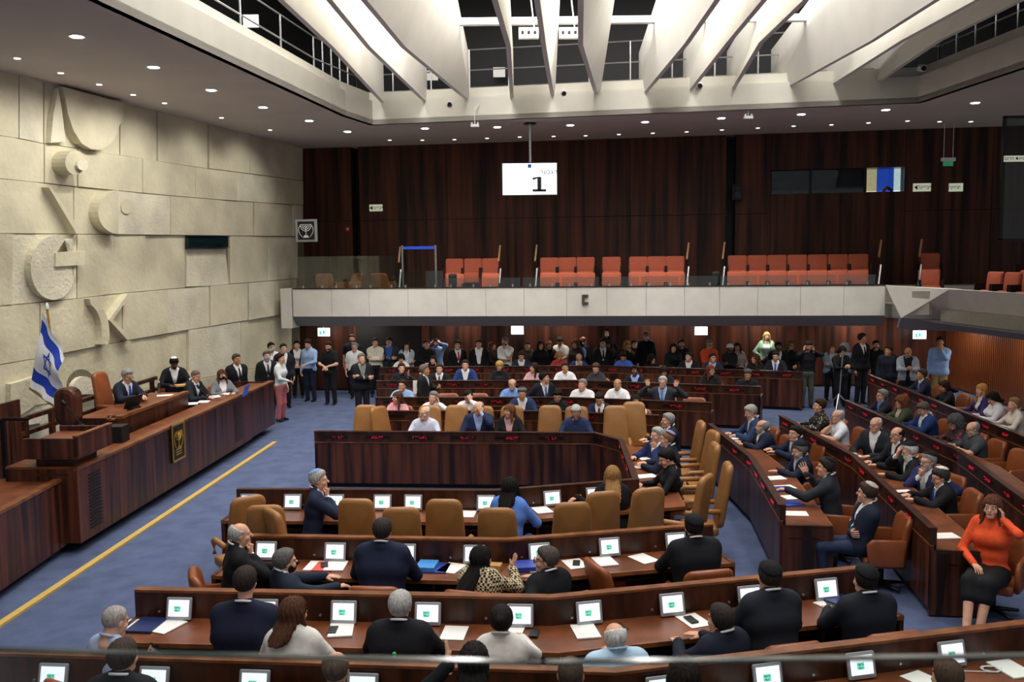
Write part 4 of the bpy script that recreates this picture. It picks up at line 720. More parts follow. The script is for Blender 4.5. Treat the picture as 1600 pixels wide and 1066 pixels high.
lbox('stem', -.32, .32, -.35, .18, 1.13, 1.36, W_DARK); lbox('front_board', -.5, .5, .28, .33, 1.36, 1.64, W_DARK); lbox('side_board', -.5, -.45, -.42, .33, 1.36, 1.62, W_DARK); lbox('side_board', .45, .5, -.42, .33, 1.36, 1.62, W_DARK); lbox('reading_top', -.45, .45, -.42, .28, 1.52, 1.55, W_TOP); lbox('bottom_board', -.5, .5, -.42, .33, 1.34, 1.37, W_DARK); lbox('top_edge', -.5, .5, .27, .34, 1.64, 1.66, W_EDGE)
lbox('back_screen', -.5, .9, -1.3, -1.25, .7, 1.95, W_DARK)
def mic(px0, py0, px1, py1, Y, label):
    bx, by = P(px1, py1, Y); b = (bx, by, Y); a = PY(px0, py0, by + .05); e = empty('microphone', b, label, 'microphone'); m = MB(); m.tube([b, ((a[0] + b[0]) / 2, (a[1] + b[1]) / 2, (a[2] + b[2]) / 2 + .02), a], .011, 6); ob('gooseneck', m, M_DKMET, e); d = Vector(a) - Vector(b); d.normalize(); m = MB(); m.tube([Vector(a) - d * .02, Vector(a) + d * .07], [.028, .026], 10); ob('windscreen', m, M_BLACK, e, True)
    m = MB(); m.lathe([(.05, 0), (.05, .015), (.02, .02)], (b[0], b[1], b[2] - .01)); ob('foot', m, M_DKMET, e)
mic(101, 632, 127, 664, 1.56, 'gooseneck microphone on the speaking lectern'); mic(208, 600, 226, 613, 1.40, 'gooseneck microphone before the presiding speaker'); mic(311, 606, 327, 625, 1.14, 'gooseneck microphone before the clerks')
# speaker chair and other chairs behind
x, y = P(160, 610, 1.75); tan_b = instancer([pm('backrest', bk, M_BROWN), pm('seat', se, M_BROWN), pm('armrest', arm(.29), M_BROWN), pm('armrest', arm(-.29), M_BROWN), pm('pedestal', pd, M_DKMET), pm('base', star(), M_DKMET)])
SPK = P(199, 588, 1.86)
tan_b('speaker_chair', (SPK[0] - .16, SPK[1] - .05, .7), math.radians(-100), 'tall brown leather chair of the presiding speaker', 'chair')
x, y = P(325, 600, 1.2); brown_chair('clerk_chair', (x, y, .35), math.radians(-90), 'brown leather chair on the dais behind the masked clerk', 'chair')
# guard rail behind, side rail at the left edge
e = empty('dais_rail', pq(1.5, -1.9, .7), 'dark rosewood guard rail with posts behind the presiding speaker', 'railing')
for k in range(8): q = pq(1.6 + .8 * k, -2.1, .7); m = MB(); m.box((q[0], q[1], 1.08), (.07, .1, .76)); ob('post', m, W_DARK, e)
for z in (1.32, 1.56): pbox('rail', 1.5, 7.4, -2.14, -2.06, z - .12, z - .05, W_DARK, e)
m = MB(); q = pq(2.0, -2.8, 0); m.slab(rrect(.36, .62, .15, .8), .3, .05); o = ob('carved_side_table', m, W_DARK); o.location = (PY(105, 600, 14.9)[0], 14.9, .55); tag(o, 'rounded dark wooden cabinet beside the flag', 'cabinet')
a = PY(4, 655, 13.2); e = empty('stair_rail', (a[0], a[1], .0), 'black square handrail at the end of the podium', 'handrail'); m = MB(); m.box((a[0], a[1], a[2] / 2 + .0), (.055, .055, a[2])); ob('post', m, M_DKMET, e); b = PY(45, 655, 13.2); m = MB(); m.tube([a, b], .026, 6); ob('rail', m, M_DKMET, e)
# small things on the podium
def ponp(px, py, z): x, y = P(px, py, z); return (x, y, z)
for px, py, lb, cap in ((75, 722, 'beside the lectern', 'd23a2a'), (249, 614, 'before the clerks', 'd8d8d8')):
    q = ponp(px, py, 1.13 if px < 100 else 1.39); e = empty('water_bottle', q, 'clear plastic water bottle ' + lb, 'bottle', world=False); m = MB(); m.lathe([(.03, 0), (.033, .02), (.033, .15), (.013, .2), (.013, .21)]); ob('bottle_body', m, MATS['bottle_glass'], e, True); m = MB(); m.lathe([(.016, .205), (.016, .23), (.012, .235)]); ob('cap', m, mat('cap_' + cap, cap, .4), e)
q = ponp(100, 722, 1.13); m = MB(); m.lathe([(.03, 0), (.036, .09), (.033, .09), (.028, .005)]); o = ob('drinking_glass', m, MATS['bottle_glass'], None, True); o.location = q; tag(o, 'clear drinking glass on the podium corner', 'glass')
flat('paper_sheet', 82, 722, .25, .3, 10, .003, M_PAPER, 'white sheet under the bottle by the lectern', 'paper', z=1.131)
for px, py, a in ((300, 631, 20), (318, 628, 5), (335, 620, 30), (350, 616, 10)): flat('paper_sheet', px, py, .22, .3, a, .006, M_PAPER, 'white papers spread before the clerks', 'paper', 'clerk papers', z=1.132)
flat('brown_envelope', 287, 603, .24, .34, -60, .03, mat('kraft_env', 'c69a5a', .7), 'tan envelope on the presiding desk end', 'envelope', z=zt - .028)
flat('paper_sheet', 258, 618, .3, .22, 20, .004, M_PAPER, 'white sheet beside the bottle on the presiding desk', 'paper', z=zt - .029)
q = ponp(174, 656, zt - .028); e = empty('gavel', q, 'wooden gavel on its round block', 'gavel', world=False); m = MB(); m.lathe([(.07, 0), (.07, .02), (.06, .03)]); ob('block', m, W_EDGE, e); m = MB(); m.tube([(-.06, 0, .06), (.06, .02, .06)], [.028, .028], 10); ob('head', m, W_EDGE, e); m = MB(); m.tube([(0, .01, .06), (.05, -.2, .05)], .01, 8); ob('handle', m, W_EDGE, e)
q = ponp(205, 640, zt - .028); e = empty('desk_console', q, 'black tilted console in front of the presiding speaker', 'console', world=False); m = MB(); m.slab(rrect(.36, .22, .02, 0), .03, .006, lambda x, y, z: (x, y - z * .5, z + .03)); ob('tablet', m, M_BLACK, e); m = MB(); m.box((0, -.06, .03), (.2, .14, .05)); ob('stand', m, M_BLACK, e); e.rotation_euler = (0, 0, math.radians(70))
q = ponp(185, 690, 1.13); e = empty('black_equipment_box', q, 'black boxy device with cables on the clerks desk', 'device', world=False); m = MB(); m.box((0, 0, .13), (.24, .3, .26)); ob('housing', m, M_BLACK, e); m = MB(); m.tube([(-.1, -.1, .05), (-.25, -.2, .08), (-.3, -.05, .02), (-.45, -.1, .02)], .012, 6); ob('cable', m, M_DKMET, e)
q = ponp(372, 605, 1.13); q = PY(372, 607, 19.2); e = empty('laptop', (q[0], q[1], 1.13), 'open laptop with blue screen on the clerks desk', 'laptop', world=False); m = MB(); m.box((0, 0, .01), (.24, .34, .02)); ob('keyboard_base', m, M_DKMET, e); m = MB(); m.prism([(-.12, -.17, .02), (-.12, .17, .02), (-.19, .17, .25), (-.19, -.17, .25)][::-1], [(-.13, -.17, .02), (-.13, .17, .02), (-.20, .17, .25), (-.20, -.17, .25)][::-1]); ob('lid', m, mat('laptop_blue', '3050a0', .4, emit=.2), e); e.rotation_euler = (0, 0, math.pi)
# flag
fp = empty('flag_on_pole', (*P(70, 690, .8), .8), 'white flag with two blue stripes and a six-pointed star, hanging from a pole', 'flag')
FY = 15.6; cs = [np.array(PY(x, y, FY)) for x, y in ((65, 488), (99, 560), (88, 634), (47, 604))]   # hoist top, fly top, fly bottom, hoist bottom
nu, nv = 84, 60; vs = []; fs = []; mi = []
for j in range(nv + 1):
    for i in range(nu + 1):
        u, v = i / nu, j / nv; p = cs[0] * (1 - u) * (1 - v) + cs[1] * u * (1 - v) + cs[2] * u * v + cs[3] * (1 - u) * v
        f = .06 * math.sin(v * 9 + u * 2) * (.3 + .7 * u) + .03 * math.sin(u * 11 + v * 4); vs.append((p[0] + .3 * f, p[1] + f, p[2]))
def tri(x, y, up):
    r = .225; s_ = 1 if up else -1; y = y * s_
    a = y + r / 2; b = -.5 * y + .866 * x + r / 2; c_ = -.5 * y - .866 * x + r / 2; return min(a, b, c_)
for j in range(nv):
    for i in range(nu):
        u, v = (i + .5) / nu, (j + .5) / nv; x, y = (u - .5) * 1.375, v - .5
        d1, d2 = tri(x, y, 1), tri(x, y, 0); st_ = (0 < d1 < .036) or (0 < d2 < .036); fs.append((j * (nu + 1) + i, j * (nu + 1) + i + 1, (j + 1) * (nu + 1) + i + 1, (j + 1) * (nu + 1) + i)); mi.append(1 if st_ or .10 < v < .26 or .74 < v < .90 else 0)
m = MB(); m.v = vs; m.f = fs; m.m = mi; ob('flag_cloth', m, [M_FLAGW, M_BLUE], fp, True)
m = MB(); pt = PY(65.5, 484, FY); m.tube([(pt[0] + .12, pt[1] + .22, .7), (pt[0] + .01, pt[1] + .16, pt[2])], .02, 8); ob('pole', m, M_GOLD, fp); m = MB(); m.lathe([(.03, 0), (.03, .06), (.005, .12)], (pt[0] + .01, pt[1] + .16, pt[2]), 8); ob('finial', m, M_WHITE, fp)
m = MB(); f0 = cs[3]; f1 = cs[2]
for k in range(30): p = f0 + (f1 - f0) * k / 29; m.tube([p + [0, 0, 0], p + [-.02, 0, -.05]], .008, 4)
ob('fringe', m, M_GOLD, fp)
# glass balustrade of the gallery the picture is taken from
for a, b, lb in ((-60, 846, 'on the stone wall side'), (852, 1660, 'on the right side')):
    p, q = P(a, 1028, 3.42), P(b, 1043 if a < 0 else 1032, 3.42); p2 = P(a if a < 0 else 852, 1020 if a < 0 else 1041, 3.42)
    p0, p1 = (P(-60, 1019, 3.42), P(846, 1040, 3.42)) if a < 0 else (P(852, 1040, 3.42), P(1660, 1029, 3.42))
    e = empty('near_balustrade', (*p0, 2.9), 'clear glass balustrade panel of the near gallery, ' + lb, 'glass panel'); m = MB(); m.prism([(*p0, 2.7), (*p1, 2.7), (*p1, 3.42), (*p0, 3.42)], [(p0[0], p0[1] + .012, 2.7), (p1[0], p1[1] + .012, 2.7), (p1[0], p1[1] + .012, 3.42), (p0[0], p0[1] + .012, 3.42)]); ob('pane', m, glass('balustrade_glass', (.93, .96, .95, 1), .95), e)
    m = MB(); m.prism([(*p0, 3.420), (*p1, 3.420), (*p1, 3.424), (*p0, 3.424)], [(p0[0], p0[1] + .012, 3.418), (p1[0], p1[1] + .012, 3.418), (p1[0], p1[1] + .012, 3.424), (p0[0], p0[1] + .012, 3.424)]); ob('polished_edge', m, mat('glass_edge', '2e3634', .12, .05, spec=.8), e)
# tripod near the standing crowd, waste bin under the swivel chair
q = P(1310, 640, 0); e = empty('tripod_stand', (*q, 0), 'slim telescopic microphone stand among the standing crowd', 'stand'); t = PY(1317, 548, q[1]); m = MB(); m.tube([(*q, .02), (t[0], t[1], t[2])], .018, 6); ob('pole', m, M_STEEL, e)
for k in range(3): a = k * 2.1; m = MB(); m.tube([(q[0], q[1], .4), (q[0] + .35 * math.cos(a), q[1] + .35 * math.sin(a), .02)], .014, 6); ob('leg', m, M_STEEL, e)
q = P(1293, 872, .15); m = MB(); m.lathe([(.11, 0), (.14, .28), (.13, .28), (.10, .02)], n=14); o = ob('waste_bin', m, M_BLACK, None, True); o.location = (*q, 0); tag(o, 'black waste bin on the carpet between the side benches', 'bin')
m = MB(); q = np.array([*P(1545, 1046, .75), .752])
m.tube([tuple(q + [(.05 + .012 * math.sin(k * .9)) * math.cos(k * .7) * 1.5 + .004 * k * .3, (.05 + .01 * math.cos(k * .8)) * math.sin(k * .7), .002 * (k % 5)]) for k in range(26)] + [tuple(q + [-.2, -.03, 0]), tuple(q + [-.3, .04, 0])], .0035, 5)
tag(ob('white_cable', m, M_WHITE), 'coiled white charging cable on the bench under the glass', 'cable')
# ================================================================== people: signed-distance bodies turned into one mesh each
def grid(lo, hi, h):
    ax = [np.arange(l, u + h, h, dtype=np.float32) for l, u in zip(lo, hi)]
    return np.meshgrid(*ax, indexing='ij'), [a[0] for a in ax]
def snets(D, org, h):                    # surface nets: field -> verts, quads
    D = D.astype(np.float32); s = D < 0; n = np.array(D.shape)
    c = np.zeros(n - 1, np.int8)
    for i in (0, 1):
        for j in (0, 1):
            for k in (0, 1): c += s[i:n[0] - 1 + i, j:n[1] - 1 + j, k:n[2] - 1 + k]
    act = (c > 0) & (c < 8); idx = np.argwhere(act); num = -np.ones(act.shape, np.int64); num[act] = np.arange(len(idx))
    acc = np.zeros((len(idx), 3)); cnt = np.zeros(len(idx))
    cor = [(0, 0, 0), (1, 0, 0), (0, 1, 0), (1, 1, 0), (0, 0, 1), (1, 0, 1), (0, 1, 1), (1, 1, 1)]
    vals = [D[idx[:, 0] + a, idx[:, 1] + b, idx[:, 2] + e] for a, b, e in cor]
    for a in range(8):
        for b in range(a + 1, 8):
            if sum(abs(x - y) for x, y in zip(cor[a], cor[b])) != 1: continue
            va, vb = vals[a], vals[b]; m = (va < 0) != (vb < 0); t = np.where(m, va / np.where(m, va - vb, 1), 0)
            p = np.array(cor[a]) + t[:, None] * (np.array(cor[b]) - np.array(cor[a])); acc[m] += p[m]; cnt[m] += 1
    V = (idx + acc / cnt[:, None]) * h + np.array(org); Q = []
    for ax in range(3):
        sl0 = [slice(None)] * 3; sl1 = [slice(None)] * 3; sl0[ax] = slice(0, -1); sl1[ax] = slice(1, None)
        a, b = s[tuple(sl0)], s[tuple(sl1)]; e = np.argwhere(a != b); o1, o2 = [k for k in range(3) if k != ax]
        ok = (e[:, o1] > 0) & (e[:, o2] > 0) & (e[:, o1] < n[o1] - 1) & (e[:, o2] < n[o2] - 1); e = e[ok]; fl = a[tuple(e.T)]
        def N(d1, d2): q = e.copy(); q[:, o1] -= d1; q[:, o2] -= d2; return num[tuple(q.T)]
        q = np.stack([N(1, 1), N(0, 1), N(0, 0), N(1, 0)], 1)
        if ax == 1: fl = ~fl
        q[~fl] = q[~fl][:, ::-1]; Q.append(q)
    return V, np.concatenate(Q), idx
def smin(a, b, k): h = np.clip(.5 + .5 * (b - a) / k, 0, 1); return b + (a - b) * h - k * h * (1 - h)
def cone(G, a, b, ra, rb, sy=1.0):
    a = np.asarray(a, float); b = np.asarray(b, float); ab = b - a; L = ab @ ab + 1e-9
    x, y, z = G[0] - a[0], (G[1] - a[1]), G[2] - a[2]; t = np.clip((x * ab[0] + y * ab[1] + z * ab[2]) / L, 0, 1)
    return np.sqrt((x - t * ab[0]) ** 2 + ((y - t * ab[1]) / sy) ** 2 + (z - t * ab[2]) ** 2) - (ra + t * (rb - ra))
def ell(G, c, r): return (np.sqrt(((G[0] - c[0]) / r[0]) ** 2 + ((G[1] - c[1]) / r[1]) ** 2 + ((G[2] - c[2]) / r[2]) ** 2) - 1) * min(r)
def mk(name, V, Q, mi=None):
    me = bpy.data.meshes.new(name); nv, nf = len(V), len(Q)
    me.vertices.add(nv); me.vertices.foreach_set('co', np.asarray(V, np.float32).ravel()); me.loops.add(nf * 4); me.loops.foreach_set('vertex_index', np.asarray(Q, np.int32).ravel())
    me.polygons.add(nf); me.polygons.foreach_set('loop_start', np.arange(0, nf * 4, 4, dtype=np.int32))
    if mi is not None: me.polygons.foreach_set('material_index', np.asarray(mi, np.int32))
    me.polygons.foreach_set('use_smooth', np.ones(nf, bool)); me.update(calc_edges=True); return me
SKC, SKR = (0, -.012, .03), (.077, .098, .088)
def headfield(G, fem=0):
    d = ell(G, SKC, SKR); d = smin(d, ell(G, (0, .018, -.048), (.056 if fem else .062, .072, .066)), .03); d = smin(d, cone(G, (-.014, .068, -.09), (.014, .068, -.09), .022 if fem else .027, .022 if fem else .027), .025)
    d = smin(d, cone(G, (0, .088, .016), (0, .110, -.020), .009, .0145), .012); d = smin(d, cone(G, (-.04, .074, .028), (.04, .074, .028), .013, .013), .015)
    d = smin(d, cone(G, (-.02, .086, -.056), (.02, .086, -.056), .010, .010), .008)
    for s in (-1, 1):
        d = -smin(-d, ell(G, (s * .032, .100, .006), (.020, .016, .013)), .012); d = np.minimum(d, ell(G, (s * .032, .078, .006), (.0145, .0145, .0145))); d = smin(d, ell(G, (s * .045, .062, -.028), (.022, .022, .022)), .02)
        d = smin(d, ell(G, (s * .079, -.008, -.004), (.010, .020, .031)), .006)
    return smin(d, cone(G, (0, -.018, -.06), (0, -.035, -.17), .050 if fem else .056, .050 if fem else .060), .02)
HEADS = {}
def head(fem, h):
    if (fem, h) not in HEADS:
        G, o = grid((-.12, -.15, -.2), (.12, .15, .15), h); V, Q, _ = snets(headfield(G, fem), o, h); c = V[Q].mean(1); mi = np.zeros(len(Q), int)
        for s in (-1, 1):
            de = np.linalg.norm(c - [s * .032, .09, .006], axis=1); mi[de < .013] = 4; mi[np.linalg.norm(c - [s * .032, .0925, .006], axis=1) < .0085] = 5
            mi[(np.abs(c[:, 0] - s * .034) < .02) & (np.abs(c[:, 2] - .031 + .15 * np.abs(np.abs(c[:, 0]) - .03)) < .006) & (c[:, 1] > .06)] = 7
        mi[(np.abs(c[:, 0]) < .024) & (np.abs(c[:, 2] + .056) < .0085) & (c[:, 1] > .08)] = 6
        HEADS[(fem, h)] = (V, Q, mi)
    return HEADS[(fem, h)]
HANDS = {}
def hand(pose, h):
    if (pose, h) not in HANDS:
        G, o = grid((-.07, -.06, -.09), (.08, .21, .06), h); d = cone(G, (0, -.05, 0), (0, .02, 0), .024, .024)
        cv = {'relax': (.018, .05), 'flat': (.002, .010), 'fist': (.045, .030), 'open': (-.003, -.004)}[pose]; rr = max(.0088, h * .95)
        for x, l in zip((-.032, -.011, .011, .032), (.8, 1, 1.06, .93)):
            sp = 1.35 if pose == 'open' else 1.05; d = smin(d, cone(G, (x * .55, .01, 0), (x, .082, 0), .014, .0125), .012)
            e1 = (x * sp, .082 + (.042 if pose != 'fist' else .02) * l, -cv[0]); e2 = (x * sp * 1.06, e1[1] + (.034 * l if pose != 'fist' else -.028), -cv[1] - (.012 if pose == 'fist' else 0))
            d = np.minimum(d, np.minimum(cone(G, (x, .08, 0), e1, rr * 1.08, rr), cone(G, e1, e2, rr, rr * .88)))
        d = smin(d, cone(G, (.018, .012, -.004), (.048, .052, -.014), .015, .0115), .01); d = np.minimum(d, cone(G, (.048, .052, -.014), (.054, .088, -.026) if pose != 'fist' else (.026, .085, -.045), .011, .0088))
        V, Q, _ = snets(d, o, h); HANDS[(pose, h)] = (V, Q)
    return HANDS[(pose, h)]
# hair, caps, masks: templates in the head frame, shared by every person of that style
TPL = {}
def tpl(name):
    if name in TPL: return TPL[name]
    h = .008; G, o = grid((-.17, -.40, -.48 if name == 'vlong' else -.36), (.17, .17, .20), h); x, y, z = G
    E = lambda i: ell(G, SKC, tuple(r + i for r in SKR)); jaw = lambda i: ell(G, (0, .018, -.048), (.062 + i, .072 + i, .066 + i)); hl = (.62 * y - z + .004) * .85
    th_ = np.arctan2(x, -(y + .02)); nz = .0045 * np.sin(th_ * 17 + 2.5 * np.sin(z * 16)) + .003 * np.sin(th_ * 41 + 40 * z)
    face = np.maximum(-(y - .035), np.maximum(np.abs(x) - .062, z - .055))          # negative inside the face opening
    hz = np.interp(y, [-.12, -.05, -.012, .004, .03, .06, .10], [-.085, -.075, -.05, -.008, .040, .064, .080]); ed = z - hz; tk = lambda t: t * np.clip(.08 + ed / .055, .0, 1)
    def scalp(t): return np.maximum(E(0) - tk(t) * (1 + .6 * np.clip(z / .1, 0, 1)), -ed * .8)
    if name == 'short': d = scalp(.016) + nz * .5
    elif name == 'thin': d = np.maximum(scalp(.010), np.minimum(z - .055, y * .6 + z - .06)) + nz * .3
    elif name == 'buzz': d = scalp(.005)
    elif name in ('long', 'bob', 'mid', 'vlong'):
        b = {'vlong': -.42, 'long': -.29, 'mid': -.20, 'bob': -.12}[name]; G3 = (x, y + .80 * np.clip(-z - .03, 0, .36), z); d = smin(E(.017), ell(G3, (0, -.040, b / 2 + .01), (.100, .070, abs(b) / 2 + .085)), .03) + nz; d = np.maximum(d, b - z); d = np.maximum(d, -face); d = np.maximum(d, np.where(z < .0, np.where(np.abs(x) < .058, y + .02, y - .03), -1))
        if name != 'bob':
            for s_ in (-1, 1): d = smin(d, cone(G, (s_ * .082, .0, .02), (s_ * .098, .035, max(b, -.30) * .8), .026, .020) + nz, .02)
    elif name == 'curly': d = smin(E(.040), ell(G, (0, -.03, -.05), (.13, .095, .13)), .03) + nz + .010 * np.sin(x * 90 + 2 * np.sin(z * 50)) * np.sin(y * 85) * np.sin(z * 80); d = np.maximum(d, -face); d = np.maximum(d, np.where(z < .0, np.where(np.abs(x) < .062, y + .02, y - .04), -1))
    elif name == 'bun': d = smin(scalp(.016), ell(G, (0, -.115, .055), (.042, .036, .040)), .012) + nz * .4
    elif name == 'pony': d = smin(scalp(.016), cone(G, (0, -.10, .02), (0, -.13, -.20), .034, .018), .02) + nz * .5
    elif name == 'kippah': a = -.42 * y + .90 * z; d = np.maximum(np.abs(E(.031)) - .004, .125 - a)
    elif name == 'skullcap': a = -.30 * y + .95 * z; d = np.maximum(np.abs(E(.032)) - .006, .098 - a)
    elif name == 'cap': d = np.maximum(np.abs(E(.022)) - .008, .035 - z + .1 * y)
    elif name == 'beard': d = np.maximum(np.maximum(jaw(.009), z + .028 + .5 * np.maximum(0, .02 - y)), -.005 - y) + nz * .4; d = np.maximum(d, -np.maximum(np.abs(x) - .022, np.maximum(np.abs(z + .056) - .009, .05 - y)))
    elif name == 'longbeard': d = smin(np.maximum(jaw(.012), z + .03), ell(G, (0, .055, -.13), (.058, .04, .09)), .03) + nz; d = np.maximum(d, -.005 - y); d = np.maximum(d, -np.maximum(np.abs(x) - .022, np.maximum(np.abs(z + .056) - .009, .05 - y)))
    elif name in ('mask', 'chinmask'): c0 = 0 if name == 'mask' else -.045; d = smin(jaw(.006), cone(G, (0, .088, .016 + c0), (0, .112, -.020 + c0), .014, .018), .02); d = np.maximum(np.maximum(np.abs(d) - .004, np.abs(z + .052 - c0) - .048), .0 - y)
    V, Q, _ = snets(d, o, h); TPL[name] = mk(name, V, Q); return TPL[name]
def glasses():
    if 'glasses' not in TPL:
        m = MB()
        for s in (-1, 1):
            m.tube([(s * .032 + .021 * math.cos(t), .112, .006 + .017 * math.sin(t)) for t in np.linspace(0, 2 * math.pi, 13)], .0028, 5); m.tube([(s * .053, .110, .012), (s * .082, 0, .014)], .0026, 5)
        m.tube([(-.011, .114, .012), (.011, .114, .012)], .0026, 5); TPL['glasses'] = m.mesh('glasses', True)
    return TPL['glasses']
SKIN = {'l': 'd9a58a', 'm': 'c08a66', 'd': '5f3c2a', 'p': 'e3b39c'}
def cmat(kind, hexc, rough=.8):
    return mat('%s_%s' % (kind, hexc), hexc, rough, .35 if kind == 'hair' else .10, (70, 70, 25) if kind == 'hair' else (18, 18, 18), .15 if kind in ('cloth', 'hair') else 0, 120 if kind == 'cloth' else 70, spec=.25)
def rotm(yaw, pitch, roll=0): return np.array((Matrix.Rotation(yaw, 3, 'Z') @ Matrix.Rotation(-pitch, 3, 'X') @ Matrix.Rotation(roll, 3, 'Y')))
def ik(S, W, l1, l2, hint):
    d = W - S; L = np.linalg.norm(d)
    if L > (l1 + l2) * .98: W = S + d / L * (l1 + l2) * .98; d = W - S; L = np.linalg.norm(d)
    a = (l1 * l1 - l2 * l2 + L * L) / (2 * L); hh = math.sqrt(max(0, l1 * l1 - a * a)); u = d / L; p = hint - u * (hint @ u); p = p / (np.linalg.norm(p) + 1e-6); return S + u * a + p * hh, W
NP = 0
def person(x, y, rz, zh, label, stand=False, z0=0.0, top='suit', c='1c1f28', sh='e8e8ea', tie=None, hair='short', hc='1d1714', skin='l', fem=0, arms='desk desk', yaw=0, pitch=0, roll=0, ex='', lean=.14, fat=1.0, legs='1a1b20', legs_show=False, group=None, sleeve=1.0, skirt=None):
    """x, y, zh: where the centre of the head is; rz: facing, local +y is forward; yaw/pitch/roll: head relative to the chest"""
    global NP; NP += 1
    dist = math.hypot(x, y); hb = .019 if dist < 12 else .026 if dist < 17.5 else .034; hh = .0085 if dist < 13 else .011 if dist < 18 else .0135; hd = .006 if dist < 13 else .008 if dist < 18 else .010
    zh -= z0; sw = (.165 if fem else .192) * (fat * .4 + .6)
    if stand: k = zh / 1.63; Hp = np.array([0, 0, .93 * k]); tl = .52 * k
    else: Hp = np.array([0, 0, .53]); tl = max(.40, min(.62, zh - .53 - .155)); k = tl / .5
    k = min(1.1, max(.9, k)); N = Hp + np.array([0, math.sin(lean) * tl, math.cos(lean) * tl]); Hd = np.array([N[0], N[1] + .03 + .02 * (pitch > .3), zh]); yo = Hd[1]
    up = (N - Hp) / tl
    tz = []
    for f, hw, r, sy in ((0, .085, .118, .95), (.34, .07, .112, .95), (.68, .095, .118, .95), (.93, sw - .05, .074, 1.0)):
        cpt = Hp + up * tl * f; rr = r * (fat if f < .8 else 1) * ((.82 if f == .34 else .92) if fem else 1); tz.append((cpt - [hw * fat, 0, 0], cpt + [hw * fat, 0, 0], rr, rr, sy))
    if fem: tz.append((Hp + up * tl * .66 + [-.07, .075, 0], Hp + up * tl * .66 + [.07, .075, 0], .062, .062, 1))
    arms_p = []; hands_p = []; R3 = None
    for s, ap in zip((-1, 1), arms.split()):
        S = N + np.array([s * sw, -.01, -.055]); W, hint, hdir, pn, hp = arm_pose(ap, s, Hd, N, Hp, stand, k); El, W = ik(S, W, .285 * k, .25 * k, np.array(hint, float)); ar = (.046 if fem else .052)
        arms_p.append((S, El, W)); hands_p.append((s, El, W, hdir, pn, hp))
    legs_p = []
    for s in (-1, 1):
        if stand:
            hip, kn_, an = Hp + [s * .09, 0, -.02], np.array([s * .10, .02, .49 * k]), np.array([s * .11, -.02, .09])
        else: hip, kn_, an = Hp + [s * .09, .02, -.02], np.array([s * .12, .44, .50]), np.array([s * .12, .40, .09])
        if legs_show and not stand: kn_ = np.array([s * .09, .46, .52]); an = np.array([s * .05, .62 + .1 * (s > 0), .09])
        legs_p.append((hip, kn_, an))
    def torsof(G, inf):
        d = None
        for a, b, r1, r2, sy in tz: q = cone(G, a, b, r1 + inf, r2 + inf, sy); d = q if d is None else smin(d, q, .075)
        return d
    def trapf(G, inf):
        d = None
        for s in (-1, 1): q = cone(G, N + np.array([s * .025, -.02, .045]), N + np.array([s * sw * .8, -.01, -.02]), .048 + inf, .052 + inf); d = q if d is None else np.minimum(d, q)
        return d
    def armf(G, inf, part=1.0, sk=None):
        d = None
        for S, El, W in arms_p:
            ar = .044 if fem else .050; q = cone(G, S, El, ar + .008 + inf, ar - .004 + inf)
            if part > .55: q = smin(q, cone(G, El, El + (W - El) * min(1, (part - .5) * 2), ar - .004 + inf, .031 + inf), .02)
            else: q = cone(G, S, S + (El - S) * (part / .55) * .9, ar + .012 + inf, ar + .006 + inf)
            d = q if d is None else np.minimum(d, q)
        return d
    allp = np.array([p for t in tz for p in t[:2]] + [p for a in arms_p for p in a] + [p for l in legs_p for p in l] + [Hd - [0, 0, .1]]); lo = allp.min(0) - .18; hi = allp.max(0) + .18; lo[2] = max(lo[2], -.03); hi[2] = min(hi[2], zh + .05) if max(a[2][2] for a in arms_p) < zh - .05 else hi[2]
    G, org = grid(lo, hi, hb); fT = torsof(G, 0); fA = armf(G, 0); nb = N - up * .02; mid = nb + (Hd + [0, -.03, -.10] - nb) * .35
    fN = cone(G, mid, Hd + [0, -.03, -.08], .052 if fem else .058, .050); fC = cone(G, nb, mid, .068, .060); fL = None; fF = None
    for hip, kn_, an in legs_p:
        q = smin(cone(G, hip, kn_, .092, .064), cone(G, kn_, an, .060, .042), .03); fL = q if fL is None else np.minimum(fL, q); q = cone(G, an + [0, -.03, -.03], an + [0, .13, -.045], .042, .036); fF = q if fF is None else np.minimum(fF, q)
    fT = smin(fT, trapf(G, 0), .04); d = smin(smin(fT, fA, .03), fL, .05); d = smin(d, np.minimum(fN, fC), .025); d = np.minimum(d, fF); V, Q, idx = snets(d, org, hb)
    lab = np.argmin(np.stack([fN[tuple(idx.T)], np.minimum(fT, fC)[tuple(idx.T)], fA[tuple(idx.T)], fL[tuple(idx.T)], fF[tuple(idx.T)]]), 0); fl_ = lab[Q[:, 0]]
    bare = top in ('tee', 'polo', 'dress'); table = np.array([0, 1, 0 if bare or sleeve < .9 else 1, 0 if skirt else 2, 3]); mi = table[fl_]; mi[(fl_ == 1) & (V[Q[:, 0], 2] < Hp[2] + .10)] = 2
    # head
    Rh = rotm(yaw, pitch, roll); hv, hq, hm = head(fem, hh); VV = [V, hv @ Rh.T + Hd]; QQ = [Q, hq + len(V)]; MM = [mi, hm]; nv = len(V) + len(hv)
    for s, El, W, hdir, pn, hp in hands_p:
        a = np.array(hdir, float) if hdir is not None else (W - El); a = a / np.linalg.norm(a); z_ = -np.array(pn, float); z_ = z_ - a * (z_ @ a); z_ = z_ / (np.linalg.norm(z_) + 1e-6); x_ = np.cross(a, z_); hv2, hq2 = hand(hp, hd)
        flip = 1 if s < 0 else -1; B = np.stack([x_ * flip, a, z_], 1); sc_ = .93 if fem else 1.02; VV.append((hv2 * sc_) @ B.T + W); q2 = hq2 if flip > 0 else hq2[:, ::-1]; QQ.append(q2 + nv); MM.append(np.zeros(len(q2), int)); nv += len(hv2)
